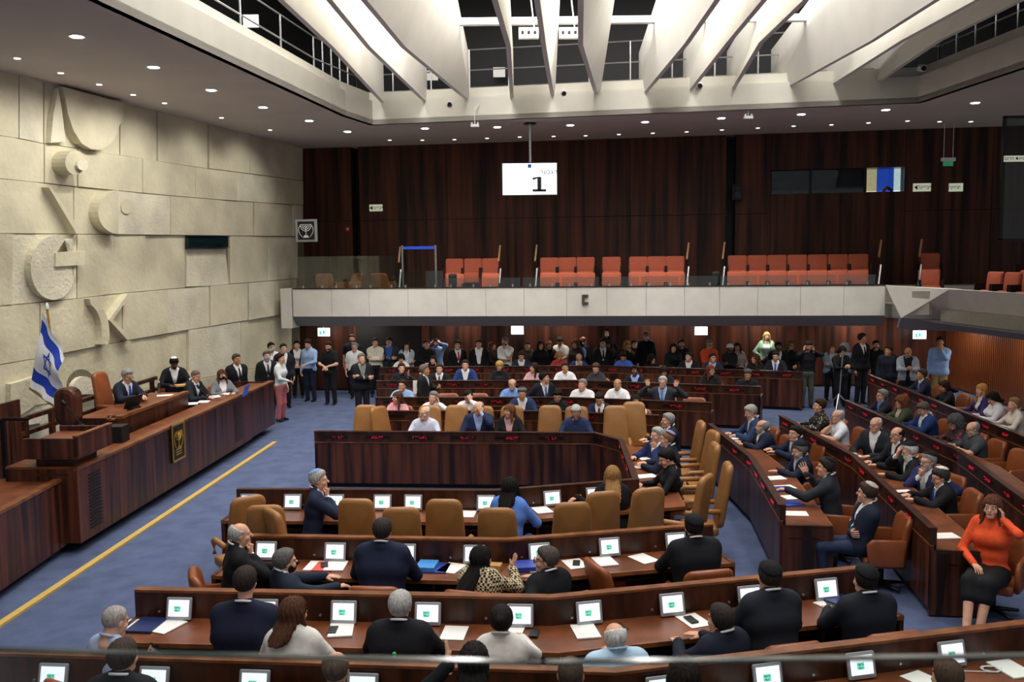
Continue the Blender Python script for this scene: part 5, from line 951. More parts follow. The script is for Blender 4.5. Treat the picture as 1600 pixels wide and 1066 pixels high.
    VV = np.concatenate(VV); VV[:, 1] -= yo; me = mk('person', VV, np.concatenate(QQ), np.concatenate(MM))
    sk = SKIN[skin]; ms_ = [cmat('skin', sk, .55), cmat('cloth', sh if top in ('suit', 'open') else c), cmat('cloth', legs), cmat('shoe', '121212', .4), mat('eye_white', 'd8d4cc', .3), mat('iris', '1e140e', .2), cmat('lip', {'l': 'b26a5c', 'm': '9c6048', 'd': '4a2a22', 'p': 'c06a62'}[skin], .5), cmat('hair', hc if hc not in ('dcdcdc', 'e6e6e6') else '9a9a98')]
    for m_ in ms_: me.materials.append(m_)
    o = bpy.data.objects.new('person', me); C.objects.link(o); o.location = (x, y, z0); o.rotation_euler = (0, 0, rz); tag(o, label, 'person', group)
    def part(nm, V, Q, mt): V = V.copy(); V[:, 1] -= yo; me = mk(nm, V, Q); me.materials.append(mt); p = bpy.data.objects.new(nm, me); C.objects.link(p); p.parent = o; return p
    # outer garment
    inf = {'suit': .022, 'open': .022, 'shirt': .009, 'tee': .009, 'polo': .010, 'dress': .010}[top]; al = {'tee': .42, 'polo': .45}.get(top, sleeve); lo2 = lo.copy(); lo2[2] = Hp[2] - .20; G2, org2 = grid(lo2, hi, hb); g = smin(torsof(G2, inf), trapf(G2, inf * .8), .03); g = smin(g, cone(G2, N + np.array([0, -.02, -.03]), N + np.array([0, -.03, .035]), .070, .066), .02) if top in ('suit', 'open') else g; g = smin(g, armf(G2, inf * .8, al), .03)
    g = np.maximum(g, (Hp[2] - (.17 if top in ('suit', 'open') and stand else .10)) - G2[2])
    if top in ('suit', 'open', 'shirt', 'polo'):
        lw, dep = {'suit': (.085, .34), 'open': (.10, .55), 'shirt': (.035, .10), 'polo': (.035, .09)}[top]; wz = np.clip((G2[2] - (N[2] - dep)) / dep, -1, 1.3) * lw; wz = np.maximum(wz, .03) if top == 'open' else wz; g = np.maximum(g, -np.maximum(np.abs(G2[0]) - wz, (N[1] + .0) - G2[1] - (N[2] - G2[2]) * math.tan(lean)))
    gV, gQ, _ = snets(g, org2, hb); gn = {'suit': 'jacket', 'open': 'jacket', 'tee': 't_shirt', 'polo': 'polo_shirt', 'dress': 'dress_top', 'shirt': 'shirt'}[top]
    part(gn, gV, gQ, cmat('cloth', c))
    if top in ('shirt', 'polo', 'suit', 'open') and not (fem and hair in ('long', 'vlong', 'mid', 'curly')):
        m = MB(); cn = Vector(nb + np.array([0, -.022, .078])); rc = .066; ring = [(cn.x + rc * math.cos(t), cn.y - yo + rc * 1.0 * math.sin(t), cn.z + .018 - .03 * math.sin(t)) for t in np.linspace(math.radians(110), math.radians(430), 15)]
        m.tube(ring, [.010] * 15, 6); mm = m.mesh('collar', True); mm.materials.append(cmat('cloth', sh if top in ('suit', 'open') else c)); p = bpy.data.objects.new('collar', mm); C.objects.link(p); p.parent = o
    if tie:
        m = MB(); pts = []; prev = None
        for f in np.linspace(.97, .45, 7):
            cpt = Hp + up * tl * f; ys = np.linspace(0, .3, 60); Gy = (np.full(60, 0.0), cpt[1] + ys, np.full(60, cpt[2])); dd = np.minimum(torsof(Gy, .004), cone(Gy, nb, mid, .068, .06)); i = np.argmax(dd > 0); pts.append((cpt[1] + ys[i] + .008 - yo, cpt[2]))
        ws = [.016, .020, .022, .025, .028, .031, .033]; vs = [];
        for (yy, zz), w_ in zip(pts, ws): vs += [(-w_, yy, zz), (w_, yy, zz), (w_, yy + .008, zz), (-w_, yy + .008, zz)]
        fs = [(i * 4 + k, i * 4 + (k + 1) % 4, i * 4 + 4 + (k + 1) % 4, i * 4 + 4 + k) for i in range(6) for k in range(4)] + [(3, 2, 1, 0), (24, 25, 26, 27)]
        m.add(vs, fs); mm = m.mesh('tie'); mm.materials.append(cmat('cloth', tie, .5)); p = bpy.data.objects.new('tie', mm); C.objects.link(p); p.parent = o
    if skirt:
        g = None
        for hip, kn_, an in legs_p: q = smin(cone(G, hip, kn_, .122, .092), cone(G, kn_, kn_ + (an - kn_) * .3, .092, .085), .03); g = q if g is None else smin(g, q, .07)
        gV, gQ, _ = snets(g, org, hb); part('skirt', gV, gQ, cmat('cloth', skirt))
    elif stand:
        g = None
        for hip, kn_, an in legs_p: q = smin(cone(G, hip, kn_, .102, .076), cone(G, kn_, an, .074, .058), .03); g = q if g is None else np.minimum(g, q)
        g = smin(g, cone(G, Hp - [.07, 0, 0], Hp + [.07, 0, 0], .125, .125), .05); g = np.maximum(g, G[2] - Hp[2] - .06); gV, gQ, _ = snets(g, org, hb); part('trousers', gV, gQ, cmat('cloth', legs))
    if pitch > .3: hair = {'long': 'mid', 'vlong': 'mid', 'mid': 'bob'}.get(hair, hair)
    MH = Matrix(Rh.tolist()).to_4x4(); MH.translation = Vector((Hd[0], Hd[1] - yo, Hd[2]))
    def wear(nm, me, mt): p = link(nm, me, [mt]); p.parent = o; p.matrix_basis = MH; return p
    if hair not in ('bald',): wear('hair', tpl(hair), cmat('hair', hc, .6))
    for e in ex.split():
        nm, _, col = e.partition(':')
        if nm == 'glasses': wear('glasses', glasses(), M_INK)
        elif nm in ('beard', 'longbeard'): wear('beard', tpl(nm), cmat('hair', col or hc, .7))
        elif nm in ('kippah', 'skullcap', 'cap'): wear('kippah' if nm != 'cap' else 'knit_cap', tpl(nm), cmat('cloth', col or '101014'))
        elif nm in ('mask', 'chinmask'): wear('face_mask', tpl(nm), cmat('cloth', col or 'b8cfe0'))
        elif nm == 'phone':
            W = arms_p[1][2]; m = MB(); m.box((0, 0, 0), (.075, .012, .15)); p = ob('phone', m, M_BLACK); p.location = Vector((x, y, z0)) + Matrix.Rotation(rz, 3, 'Z') @ Vector((W[0] + (0 if 'phone' in arms else .03), W[1] - yo + .07, W[2] + .06)); p.rotation_euler = (.6, 0, rz); tag(p, 'dark phone held by ' + label[:label.find(',')] if ',' in label else 'dark phone held by ' + ' '.join(label.split()[:9]), 'phone')
    return o
def arm_pose(ap, s, Hd, N, Hp, stand, k):    # wrist, elbow hint, hand direction, palm normal, finger pose
    z = Hd[2]
    if ap == 'desk': return np.array([s * .14, max(N[1], .0) + .36, .80]), (s * .8, -.3, -.6), (-s * .45, .9, -.05), (0, 0, -1), 'flat'
    if ap == 'write': return np.array([s * .08, N[1] + .30, .80]), (s * .9, -.3, -.5), (-s * .3, .95, -.1), (0, 0, -1), 'relax'
    if ap == 'lap': return np.array([s * .10, .28, .66]), (s * .8, -.5, -.2), (-s * .6, .8, -.1), (0, 0, -1), 'relax'
    if ap == 'chin': return Hd + [s * .04, .09, -.19], (s * .7, .3, -.8), (-s * .25, .15, 1), (-s * .3, -1, 0), 'fist'
    if ap == 'cheek': return Hd + [s * .095, .055, -.17], (s * .6, .4, -.8), (-s * .1, .05, 1), (-s * 1, -.3, 0), 'relax'
    if ap == 'ear': return Hd + [s * .125, .05, -.11], (s * .8, .2, -.7), (-s * .15, -.25, 1), (-s * 1, 0, 0), 'relax'
    if ap == 'brow': return Hd + [s * .06, .15, -.06], (s * .7, .4, -.7), (-s * .3, -.2, 1), (0, -1, 0), 'relax'
    if ap == 'top': return Hd + [s * .12, .06, .02], (s * .9, .2, -.2), (-s * .5, -.4, .8), (-s * .6, -.4, -.5), 'relax'
    if ap == 'up': return np.array([s * .30, N[1] + .14, z - .08]), (s * .8, -.2, -.7), (s * .1, 0, 1), (0, 1, 0), 'open'
    if ap == 'gest': return np.array([s * .22, N[1] + .30, z - .16]), (s * .8, -.2, -.7), (s * .1, .4, .9), (-s * .5, .2, .4), 'open'
    if ap == 'side': return np.array([s * .26, .04, .86 * k]), (s * .3, -1, 0), (0, .1, -1), (-s * 1, 0, 0), 'relax'
    if ap == 'hip': return np.array([s * .20, .06, .98 * k]), (s * 1, -.5, 0), (-s * .5, .5, -.6), (-s * 1, 0, 0), 'relax'
    if ap == 'cross': return N + np.array([-s * .09, .19 + .02 * s, -.27 - .02 * s]), (s * 1, .1, -.6), (-s * 1, -.05, .1), (0, -1, .2), 'relax'
    if ap == 'clasp': return N + np.array([s * .05, .24, -.36]), (s * 1, -.3, -.3), (-s * .7, .6, -.3), (0, -.4, -.8), 'relax'
    if ap == 'phone': return N + np.array([s * .05, .30, -.24]), (s * .9, -.3, -.6), (-s * .35, .7, .4), (-s * .5, -.3, .4), 'fist'
    if ap == 'rest': return np.array([s * .32, .10, .68]), (s * .5, -1, -.2), (0, 1, -.1), (0, 0, -1), 'relax'
    if ap == 'reach': return np.array([s * .22, N[1] + .48, N[2] - .12]), (s * .6, -.2, -.8), (0, 1, 0), (0, 0, -1), 'relax'
    if ap == 'back': return np.array([s * .45, -.12, N[2] - .08]), (s * .6, -.6, -.3), (s * .8, -.4, -.2), (0, 0, -1), 'relax'
    return np.array([s * .2, .1, .8]), (s, 0, 0), None, (0, 0, -1), 'relax'
D2R = math.pi / 180
def brief(lb, n=11):
    w_ = lb.replace(',', '').split()[:n]
    while w_ and w_[-1] in ('a', 'the', 'of', 'on', 'in', 'and', 'with', 'at', 'behind', 'his', 'her', 'to', 'first', 'second', 'third', 'far', 'near', 'ministers', 'right', 'side', 'rear', 'black', 'white', 'dark', 'blue', 'large'): w_.pop()
    return ' '.join(w_)
def chair_for(f, x, y, rz, label, d=.13, name='swivel_armchair', z=0): return f(name, (x - math.sin(rz) * -d * -1 if 0 else x + math.sin(rz) * d, y - math.cos(rz) * d, z), rz, label, 'chair', None)
def foot(kw): return (.245 if kw.get('fem') else .28) * (.55 + .45 * kw.get('fat', 1)), .17
def sit(row, px, py, label, back=.80, seg=None, turn=0, ch='brown', **kw):
    a, b = foot(kw); best = None
    for db in (0, -.06, .08, .16, .26, .36):
        for sft in range(-36, 37, 4):
            x, y, nx, ny = seat_at(row, px + sft, back + db, 1.2, seg); rz = ang(nx, ny) + turn * D2R; d = ray(px, py); zh = min(1.36, max(1.06, EYE + d[2] * (y / d[1]))); q = proj(x, y, zh)
            co = abs(q[0] - px) + abs(q[1] - py) + 12 * abs(db) + 600 * clash(x, y, rz, a, b)
            if best is None or co < best[0]: best = (co, x, y, rz, zh, ang(nx, ny))
    _, x, y, rz, zh, r0 = best; FOOT.append((x, y, rz, a, b)); r0 += turn * .7 * D2R
    o = person(x, y, rz, zh, label, **kw)
    if ch:
        cx, cy = x + math.sin(r0) * .16, y - math.cos(r0) * .16; FOOT.append((cx + math.sin(r0) * .12, cy - math.cos(r0) * .12, r0, .24, .18))
        (tan_chair if ch == 'tan' else brown_chair)('ministers_chair' if ch == 'tan' else 'swivel_armchair', (cx, cy, 0), r0, ('tan leather high-backed chair' if ch == 'tan' else 'brown leather swivel chair') + ' under ' + brief(label), 'chair', 'occupied %s chairs' % ch)
    return o
def wall_y(x): return LA[1] - .03 * (x - LA[0])
def stand(px, py, face, label, Y=None, z0=0, **kw):      # face: 0 = towards the camera, 90 = to the right of the picture
    a, b = foot(kw); rz = math.pi + face * D2R; lo = 1.40 if kw.get('fem') else 1.47; best = None
    for yy in ([Y + k * .1 for k in range(-8, 9)] if Y else np.arange(24.6, 27.6, .12)):
        for sft in range(-20, 21, 4):
            x, y, z = PY(px + sft, py, yy)
            if y > wall_y(x) - .3 or x < WA[0] + WD[0] / WD[1] * (y - WA[1]) + .52: continue
            zz = min(1.80, max(lo, z - z0)) + z0; q = proj(x, y, zz); co = abs(q[0] - px) + 1.2 * abs(q[1] - py) + 8 * abs(zz - z0 - (1.52 if kw.get('fem') else 1.62)) + (5 * abs(yy - Y) if Y else 0) + 600 * clash(x, y, rz, a, b)
            if not Y:                                    # behind the chairs of the rearmost bench
                g = float(np.hypot(B1A[:, 0] - x, B1A[:, 1] - y).min()); inside = bool(((np.abs(B1A[:, 0] - x) < .1) & (y < B1A[:, 1] + 1.0)).any()); co += 400 * max(0, 1.15 - g) + (300 if inside else 0)
            if best is None or co < best[0]: best = (co, x, y, zz)
    _, x, y, zz = best; FOOT.append((x, y, rz, a, b))
    return person(x, y, rz, zz, label, stand=True, z0=z0, lean=.02, **kw)
B1A = np.array([q[:2] for q in along(ROW['B1'], .1)])
# ================================================================== the people
NAVY, BLK, CHAR, GREY, WHT = '1b2440', '15161a', '24262c', '55585e', 'e9eaee'
K = dict
def pattern(name, c0, c1, kind, scale):
    m = mat(name, c0, .8); nt = m.node_tree; b = nt.nodes['Principled BSDF']; tc = [n for n in nt.nodes if n.type == 'TEX_COORD'][0]
    t = nt.nodes.new('ShaderNodeTexChecker' if kind == 'check' else 'ShaderNodeTexVoronoi'); t.inputs['Scale'].default_value = scale; nt.links.new(tc.outputs['Object'], t.inputs['Vector'])
    r = nt.nodes.new('ShaderNodeValToRGB'); r.color_ramp.interpolation = 'CONSTANT'; r.color_ramp.elements[0].color = srgb(c1); r.color_ramp.elements[1].color = srgb(c0); r.color_ramp.elements[1].position = .5 if kind == 'check' else .28
    nt.links.new(t.outputs['Fac' if kind == 'check' else 'Distance'], r.inputs['Fac']); nt.links.new(r.outputs[0], b.inputs['Base Color'])
pattern('cloth_b7a07a', 'd8c49a', '1c1814', 'check', 42); pattern('cloth_23221f', '1b1a18', 'b8ad92', 'dots', 22); pattern('cloth_3a1f2a', '241a22', 'a02030', 'dots', 18); pattern('cloth_b09a94', 'c8b8ae', '6a3a3a', 'dots', 24)
# --- bench behind the ministers' chairs
R4L = 'behind the far ministers chairs'
sit('B4', 620, 622, 'woman with long brown hair in a pink top ' + R4L, top='shirt', c='d99aa2', hair='long', hc='4a2c1c', fem=1, yaw=-.8)
sit('B4', 677, 622, 'grey-haired man in white shirt phoning ' + R4L, top='shirt', c=WHT, hc='77757a', arms='ear desk', yaw=-.2, roll=-.15)
sit('B4', 732, 620, 'black-haired man in white shirt leaning forehead on hand ' + R4L, top='shirt', c=WHT, hc='17130f', arms='brow desk', pitch=.5, ex='glasses')
sit('B4', 816, 615, 'man in navy suit and kippah ' + R4L, c='27365c', hc='6a6868', pitch=.35, ex='kippah:2a2a30')
sit('B4', 872, 619, 'woman in black top with dark hair bun, head bowed ' + R4L, top='tee', c=BLK, hair='bun', hc='1a1310', fem=1, pitch=.5)
sit('B4', 936, 624, 'dark-haired man in navy suit and tie, head bowed ' + R4L, c=NAVY, tie='5a2a3a', hc='2a1c14', pitch=.55)
sit('B4', 993, 627, 'short-haired woman in white blouse with hand on chin ' + R4L, top='shirt', c=WHT, hair='bob', hc='1a1512', fem=1, arms='chin desk', yaw=.3)
# --- third bench
L3 = 'on the third rear bench'
sit('B3', 628, 603, 'man in light blue polo shirt and glasses ' + L3, top='polo', c='8fb0dc', hc='2a2420', ex='glasses', yaw=-.3)
stand(664, 579, 80, 'standing man in dark suit holding white papers between the benches', Y=20.7, c='1a1c22', hc='6e6258', skin='m', arms='phone side')
m = MB(); q = PY(653, 605, 20.55); m.box(q, (.22, .01, .30)); tag(ob('held_papers', m, M_PAPER), 'white papers held by the man standing between the benches', 'paper')
sit('B3', 800, 601, 'balding man in blue polo shirt and glasses ' + L3, top='polo', c='6f9ad8', hair='thin', hc='8a8a88', ex='glasses')
sit('B3', 851, 591, 'dark-haired man in dark suit and blue tie twisting aside ' + L3, c='1c2030', tie='3a6aa8', hc='1c1612', yaw=.9, turn=30, arms='rest rest')
sit('B3', 910, 602, 'grey-haired heavy man in white shirt ' + L3, top='shirt', c=WHT, hc='8b8784', yaw=-.3, fat=1.12)
sit('B3', 964, 601, 'balding man in white shirt ' + L3, top='shirt', c=WHT, hair='thin', hc='555555', skin='m')
sit('B3', 1036, 598, 'white-haired man in suit and glasses raising both hands ' + L3, c='2c3038', tie='5a78b8', sh='a8c0e8', hc='b5b3ae', arms='up up', ex='glasses', fat=1.1)
# --- second bench
L2 = 'on the second rear bench'
sit('B2', 628, 576, 'man in dark shirt gesturing with one hand ' + L2, top='shirt', c='1a1d26', hc='2c221c', arms='gest desk', yaw=.3)
sit('B2', 686, 577, 'man in black suit and dark tie ' + L2, c=BLK, tie='202c48', hc='3a302a')
sit('B2', 727, 571, 'man in bright blue suit with open white shirt ' + L2, c='20386e', hc='2a2019')
sit('B2', 780, 572, 'blonde woman in black blouse ' + L2, top='shirt', c=BLK, hair='bob', hc='b08a4c', fem=1, pitch=.3)
sit('B2', 834, 575, 'long dark-haired woman in pale pink sleeves ' + L2, top='shirt', c='c9a0a4', hair='long', hc='22140f', fem=1, yaw=-.9)
sit('B2', 883, 575, 'dark-haired man in white shirt ' + L2, top='shirt', c=WHT, hc='2c221c', skin='m')
sit('B2', 931, 576, 'woman in dark grey top with pinned-up hair ' + L2, top='shirt', c='33363c', hair='bun', hc='4a3424', fem=1, pitch=.4)
sit('B2', 992, 580, 'man with brown skin in dark suit and blue shirt ' + L2, c='14151a', sh='9cb6f0', hc='0e0b0a', skin='d')
sit('B2', 1038, 580, 'woman in black with bowed dark head ' + L2, top='shirt', c=BLK, hair='bob', hc='231814', fem=1, pitch=.6)
sit('B2', 1110, 579, 'woman with auburn hair and glasses in black ' + L2, top='shirt', c=BLK, hair='long', hc='5f2f1c', fem=1, yaw=.8, ex='glasses')
sit('B2', 1168, 586, 'stout grey-haired man in black shirt ' + L2, top='shirt', c='131418', hc='4c4a48', skin='m', fat=1.15, pitch=.3)
# --- rearmost bench
L1_ = 'on the rearmost bench'
B1P = [(627, 560, 'woman with black hair in pale top, looking down', K(top='shirt', c='d8d2cc', hair='mid', hc='17110e', fem=1, pitch=.5)),
    (676, 563, 'woman resting cheek on hand', K(top='shirt', c='1c1c22', hair='mid', hc='1c1411', fem=1, arms='cheek desk')),
    (814, 557, 'man in navy jacket, looking down', K(c='222a44', hc='3a2c24', pitch=.35)),
    (873, 557, 'woman with fair hair in a red top', K(top='shirt', c='b83a34', hair='bob', hc='b08854', fem=1, pitch=.5, yaw=.4)),
    (905, 560, 'bald man in blue suit bowing over the desk', K(c='2a4378', hair='thin', hc='8c8a88', pitch=.7, arms='chin desk')),
    (974, 558, 'man in bright blue shirt bowing over the desk', K(top='shirt', c='3f66c8', hc='1f1814', pitch=.6, skin='m')),
    (1018, 562, 'woman with large curly black hair turning aside', K(top='shirt', c='121216', hair='curly', hc='100c0b', fem=1, yaw=1.2, skin='m')),
    (1076, 558, 'smiling man in dark suit', K(c='1a1c22', hc='2e2a28', yaw=-.5)),
    (1113, 560, 'man in grey suit, looking aside', K(c='2c3140', sh='b8cbe8', hc='2c2a2a', yaw=.7)),
    (1180, 561, 'woman with brown hair turning to her neighbour', K(top='shirt', c='1a1a1e', hair='long', hc='4a3020', fem=1, yaw=-1.0)),
    (1212, 557, 'man in dark suit and bright blue tie', K(c='171a26', tie='2a50c8', hc='2a221c', pitch=.25))]
for px, py, lb, kw in B1P: sit('B1', px, py, lb + ' ' + L1_, **kw)
# --- the crowd standing at the rear wall
CR = [(424, 543, 40, 'man in white shirt and face mask by the stone wall', K(top='shirt', c=WHT, hc='17120f', skin='m', arms='side side', ex='mask:dfe8f0')),
    (443, 545, 30, 'man in dark jacket behind the woman in pink trousers', K(c=CHAR, hc='2c221c', arms='side side')),
    (464, 540, 10, 'woman in black jacket and white blouse clasping hands by the entrance', K(top='open', c='15161c', hair='bun', hc='1e1613', fem=1, arms='clasp clasp')),
    (481, 538, -20, 'man in light blue shirt looking down by the entrance', K(top='shirt', c='9db8e0', hc='2a1f18', arms='clasp side', pitch=.4, legs='20283c')),
    (513, 541, -15, 'man in black polo shirt touching his wrist by the entrance', K(top='polo', c='14151a', hc='2a221e', arms='clasp clasp', pitch=.4, ex='beard')),
    (550, 530, 5, 'tall bearded man in navy t-shirt by the entrance', K(top='tee', c='1b2233', hc='2b1f18', arms='side side', ex='beard')),
    (554, 545, 0, 'grey-haired man in white uniform shirt by the entrance', K(top='polo', c='e8e8e4', hc='8d8b88', arms='side side', ex='glasses')),
    (586, 536, 10, 'man in cream shirt with a black strap, arms crossed', K(top='shirt', c='d9d4c4', hc='3a302a', arms='cross cross')),
    (608, 535, -5, 'man in dark overshirt over blue t-shirt, arms crossed', K(top='open', c='33363c', sh='3f66b0', hc='2e2620', arms='cross cross')),
    (635, 541, 10, 'woman in pale blue blazer, arms crossed', K(top='suit', c='a9bccc', hair='mid', hc='2a1c15', fem=1, arms='cross cross')),
    (667, 539, 5, 'man in black shirt with a lanyard', K(top='shirt', c='141418', hc='3a2c22', arms='clasp clasp')),
    (681, 539, -5, 'man in light blue shirt and mask with hands on his head', K(top='shirt', c='8fb2e0', hc='1d1613', arms='top top', ex='mask:7fa8e0')),
    (715, 541, 20, 'man in black suit and red tie', K(c='14151a', tie='a8202c', hc='1e1713', arms='side side', yaw=-.4)),
    (748, 538, 0, 'man in black jacket and open white shirt', K(top='open', c='121318', hc='33291f', arms='side side')),
    (769, 545, 60, 'woman with brown hair talking to the bearded man', K(top='shirt', c='2a221e', hair='mid', hc='5f3d24', fem=1, arms='side clasp')),
    (789, 535, -20, 'grey-bearded man in white shirt with hand on chin', K(top='shirt', c='e4e6e4', hc='77777a', arms='chin cross', ex='beard:4a4a4c')),
    (824, 550, 5, 'woman with tied-back hair and earrings among the crowd', K(top='shirt', c='4a4038', hair='bun', hc='4a3020', fem=1, arms='side side')),
    (845, 540, 10, 'woman in black with long dark hair beside the woman with auburn lengths', K(top='shirt', c='131318', hair='long', hc='1c1411', fem=1, arms='side side')),
    (858, 547, 0, 'woman in black with very long light brown hair', K(top='shirt', c='16161a', hair='vlong', hc='7a5432', fem=1, arms='side side')),
    (875, 538, -20, 'man in white polo shirt looking down', K(top='polo', c='eceae6', hc='17120f', arms='clasp clasp', pitch=.6, skin='m')),
    (899, 538, -30, 'curly-haired woman behind the bald man', K(top='shirt', c='3c3430', hair='curly', hc='6a4a2a', fem=1, arms='side side')),
    (904, 546, -40, 'dark-haired woman in pale blue shirt leaning down', K(top='shirt', c='8fa6cc', hair='mid', hc='1d1714', fem=1, arms='clasp side', pitch=.4)),
    (912, 535, 130, 'balding man in navy suit turned towards the wall', K(c='1c263c', hair='thin', hc='6a4a34', arms='side side')),
    (948, 520, 0, 'tall woman in black with a white mask on her chin', K(top='shirt', c='111115', hair='mid', hc='2a1d16', fem=1, arms='hip side', ex='chinmask:e8ecee')),
    (942, 537, 5, 'man in dark suit and pale blue mask', K(c='17181e', tie='222222', hc='221a16', arms='side side', ex='mask:b0cce0')),
    (950, 547, 0, 'woman in black top with curly dark hair', K(top='tee', c='101014', hair='curly', hc='1c1310', fem=1, arms='side side', skin='m')),
    (980, 540, 20, 'woman with wavy fair hair covering her mouth', K(top='shirt', c='2a241f', hair='long', hc='a07a48', fem=1, arms='chin side')),
    (992, 539, 5, 'dark-haired woman in mask behind the black-clad woman', K(top='shirt', c='141418', hair='bun', hc='2a1e18', fem=1, arms='side side', ex='mask:d8e0e4')),
    (994, 550, 0, 'woman in black with short black hair', K(top='shirt', c='0f0f13', hair='mid', hc='0f0b0a', fem=1, arms='side side', skin='p')),
    (1010, 525, 0, 'tall man in black with glasses and white mask', K(top='shirt', c='101116', hair='buzz', hc='2a2624', arms='side side', ex='mask:e8ecee glasses')),
    (1052, 545, 0, 'woman in black leather jacket with dark hair', K(top='open', c='15161a', sh='1a1a1e', hair='mid', hc='17110f', fem=1, arms='side clasp')),
    (1065, 545, 0, 'bearded man in black leather jacket', K(top='open', c='1a1b1e', sh='1c1c20', hc='2a1f18', arms='clasp side', ex='beard')),
    (1109, 540, 10, 'man in orange shirt wearing a kippah', K(top='shirt', c='e0542a', hc='8a7a6a', arms='side clasp', ex='kippah:c8c0b0 glasses')),
    (1141, 546, 5, 'person in a black and white top with a striped knit cap', K(top='shirt', c='17181c', sh='eeeeee', hc='1a1a1a', skin='d', fem=1, arms='cross cross', ex='cap:c9ccd6')),
    (1152, 547, -10, 'woman in floral blouse behind the striped cap', K(top='shirt', c='b09a94', hair='mid', hc='2c1d16', fem=1, arms='side side')),
    (1198, 526, -10, 'tall woman with fair hair in mint green blazer', K(top='open', c='9fc6a6', sh='e0e4e2', hair='long', hc='a8834e', fem=1, arms='side hip')),
    (1216, 545, 0, 'man with brown skin in black suit behind the man with the blue tie', K(c='121317', sh='d8d8d8', hc='0d0b0a', skin='d', arms='side side')),
    (1235, 540, 15, 'woman with long light brown hair and glasses in black', K(top='shirt', c='15151a', hair='long', hc='7a5a3c', fem=1, arms='clasp side', ex='glasses'))]
for px, py, fc, lb, kw in CR: stand(px, py, fc, lb, **kw)
CR2 = [(417, 557, 30, 22.8, 'man in black suit, tie and blue mask at the podium end', K(c='17181d', tie='2a2d34', hc='55504c', arms='side side', ex='mask:8fb8e0')),
    (439, 561, 75, 22.6, 'woman in white top and pink trousers walking by the podium', K(top='shirt', c='d9dde0', hair='pony', hc='2a1c14', fem=1, arms='side clasp', legs='b3686c')),
    (565, 561, 25, 22.3, 'man in black suit with arms crossed in the aisle', K(c='16171c', sh='7c8078', hc='6e6a66', arms='cross cross', fat=1.05)),
    (1263, 541, 0, 23.6, 'bearded man in black shirt holding both hands to his head', K(top='shirt', c='15171d', hc='2a1f18', arms='ear ear', pitch=.5, ex='beard', legs='4e5448')),
    (1300, 545, 0, 24.8, 'woman in denim jacket with light brown hair', K(top='open', c='7d97a4', sh='cccccc', hair='mid', hc='7a4f2c', fem=1, arms='cross cross')),
    (1320, 544, 150, 25.2, 'grey-haired person facing away among the crowd', K(top='shirt', c='8f9fb8', hc='a8a6a2', hair='curly', arms='side side')),
    (1316, 557, 10, 24.4, 'person in black bending over a camera by the stand', K(top='shirt', c='101014', hair='mid', hc='17110e', arms='phone phone', pitch=.5)),
    (1348, 529, 25, 24.0, 'tall man in black suit and tie by the side benches', K(c='121319', tie='16171c', hc='2a1d16', skin='m', arms='side side', yaw=.5)),
    (1369, 540, -10, 24.6, 'bearded man in black behind the tall man', K(top='shirt', c='121317', hc='17110e', arms='side side', ex='beard')),
    (1388, 549, -30, 24.2, 'man in navy jacket looking aside by the side benches', K(top='open', c='1b2230', sh='20242c', hc='2a221c', skin='m', arms='side side', yaw=-.4)),
    (1419, 551, -15, 23.4, 'bald man in pale grey blazer looking at his phone', K(top='open', c='9aa3ae', sh='15161a', hair='bald', hc='6a5a4c', skin='m', arms='phone phone', pitch=.5, legs='15161a')),
    (1469, 535, -30, 23.0, 'stout man in light blue shirt and khaki trousers by the slatted wall', K(top='shirt', c='8fb0e2', hc='241a15', skin='m', arms='chin side', fat=1.1, legs='a08a5a'))]
for px, py, fc, Y, lb, kw in CR2: stand(px, py, fc, lb, Y=Y, **kw)
# --- ministers' table, far arm and right arm
MF = 'on the ministers far side'
sit('M', 663, 646, 'white-haired man in pale striped shirt and glasses ' + MF, seg=(0, 1), ch='tan', top='shirt', c='c9cfe4', hc='b4b2ae', hair='thin', ex='glasses', yaw=-.5)
sit('M', 744, 638, 'man in navy suit resting a hand on his head ' + MF, seg=(0, 1), ch='tan', c='1d2a4c', sh='a9c2ee', hair='thin', hc='7a7876', arms='brow desk', yaw=-.3, fat=1.1)
sit('M', 796, 643, 'woman with brown hair in black jacket ' + MF, seg=(0, 1), ch='tan', top='suit', c='17171b', sh='d9a8ae', hair='mid', hc='6a4426', fem=1, yaw=-.7)
sit('M', 891, 645, 'white-haired man in dark blue shirt, head bowed ' + MF, seg=(0, 1), ch='tan', top='shirt', c='27365c', hc='b8b6b2', pitch=.6, ex='glasses')
def free(px, py, zh, face, label, ch=None, z0=0, **kw):        # seated person placed by head pixel and head height; face as for stand()
    rz = math.pi + face * D2R; a, b = foot(kw); best = None
    for z_ in np.arange(zh - .10, zh + .101, .05):
        for i in range(-16, 17, 4):
            x, y = P(px + i, py, z_); co = abs(i) + 60 * abs(z_ - zh) + 600 * clash(x, y, rz, a, b)
            if best is None or co < best[0]: best = (co, x, y, z_)
    _, x, y, zh = best; FOOT.append((x, y, rz, a, b)); o = person(x, y, rz, zh, label, z0=z0, **kw)
    if ch: (tan_chair if ch == 'tan' else brown_chair)('ministers_chair' if ch == 'tan' else 'swivel_armchair', (x + math.sin(rz) * .18, y - math.cos(rz) * .18, z0), rz, ('tan leather high-backed chair' if ch == 'tan' else 'brown leather swivel chair') + ' under ' + brief(label), 'chair', 'occupied %s chairs' % ch)
    return o
MR = 'on the ministers right side'
free(1043, 658, 1.22, -80, 'grey-haired man in dark suit ' + MR, c='1a2030', hc='8f8d8a')
free(1026, 681, 1.12, -60, 'grey-haired man in navy suit with hand on chin ' + MR, c='1d2b58', hc='a2a09c', arms='chin desk')
free(1042, 687, 1.30, -110, 'balding man with a lilac kippah ' + MR, c='1b2236', hair='buzz', hc='7a5a44', ex='kippah:8f86b4')
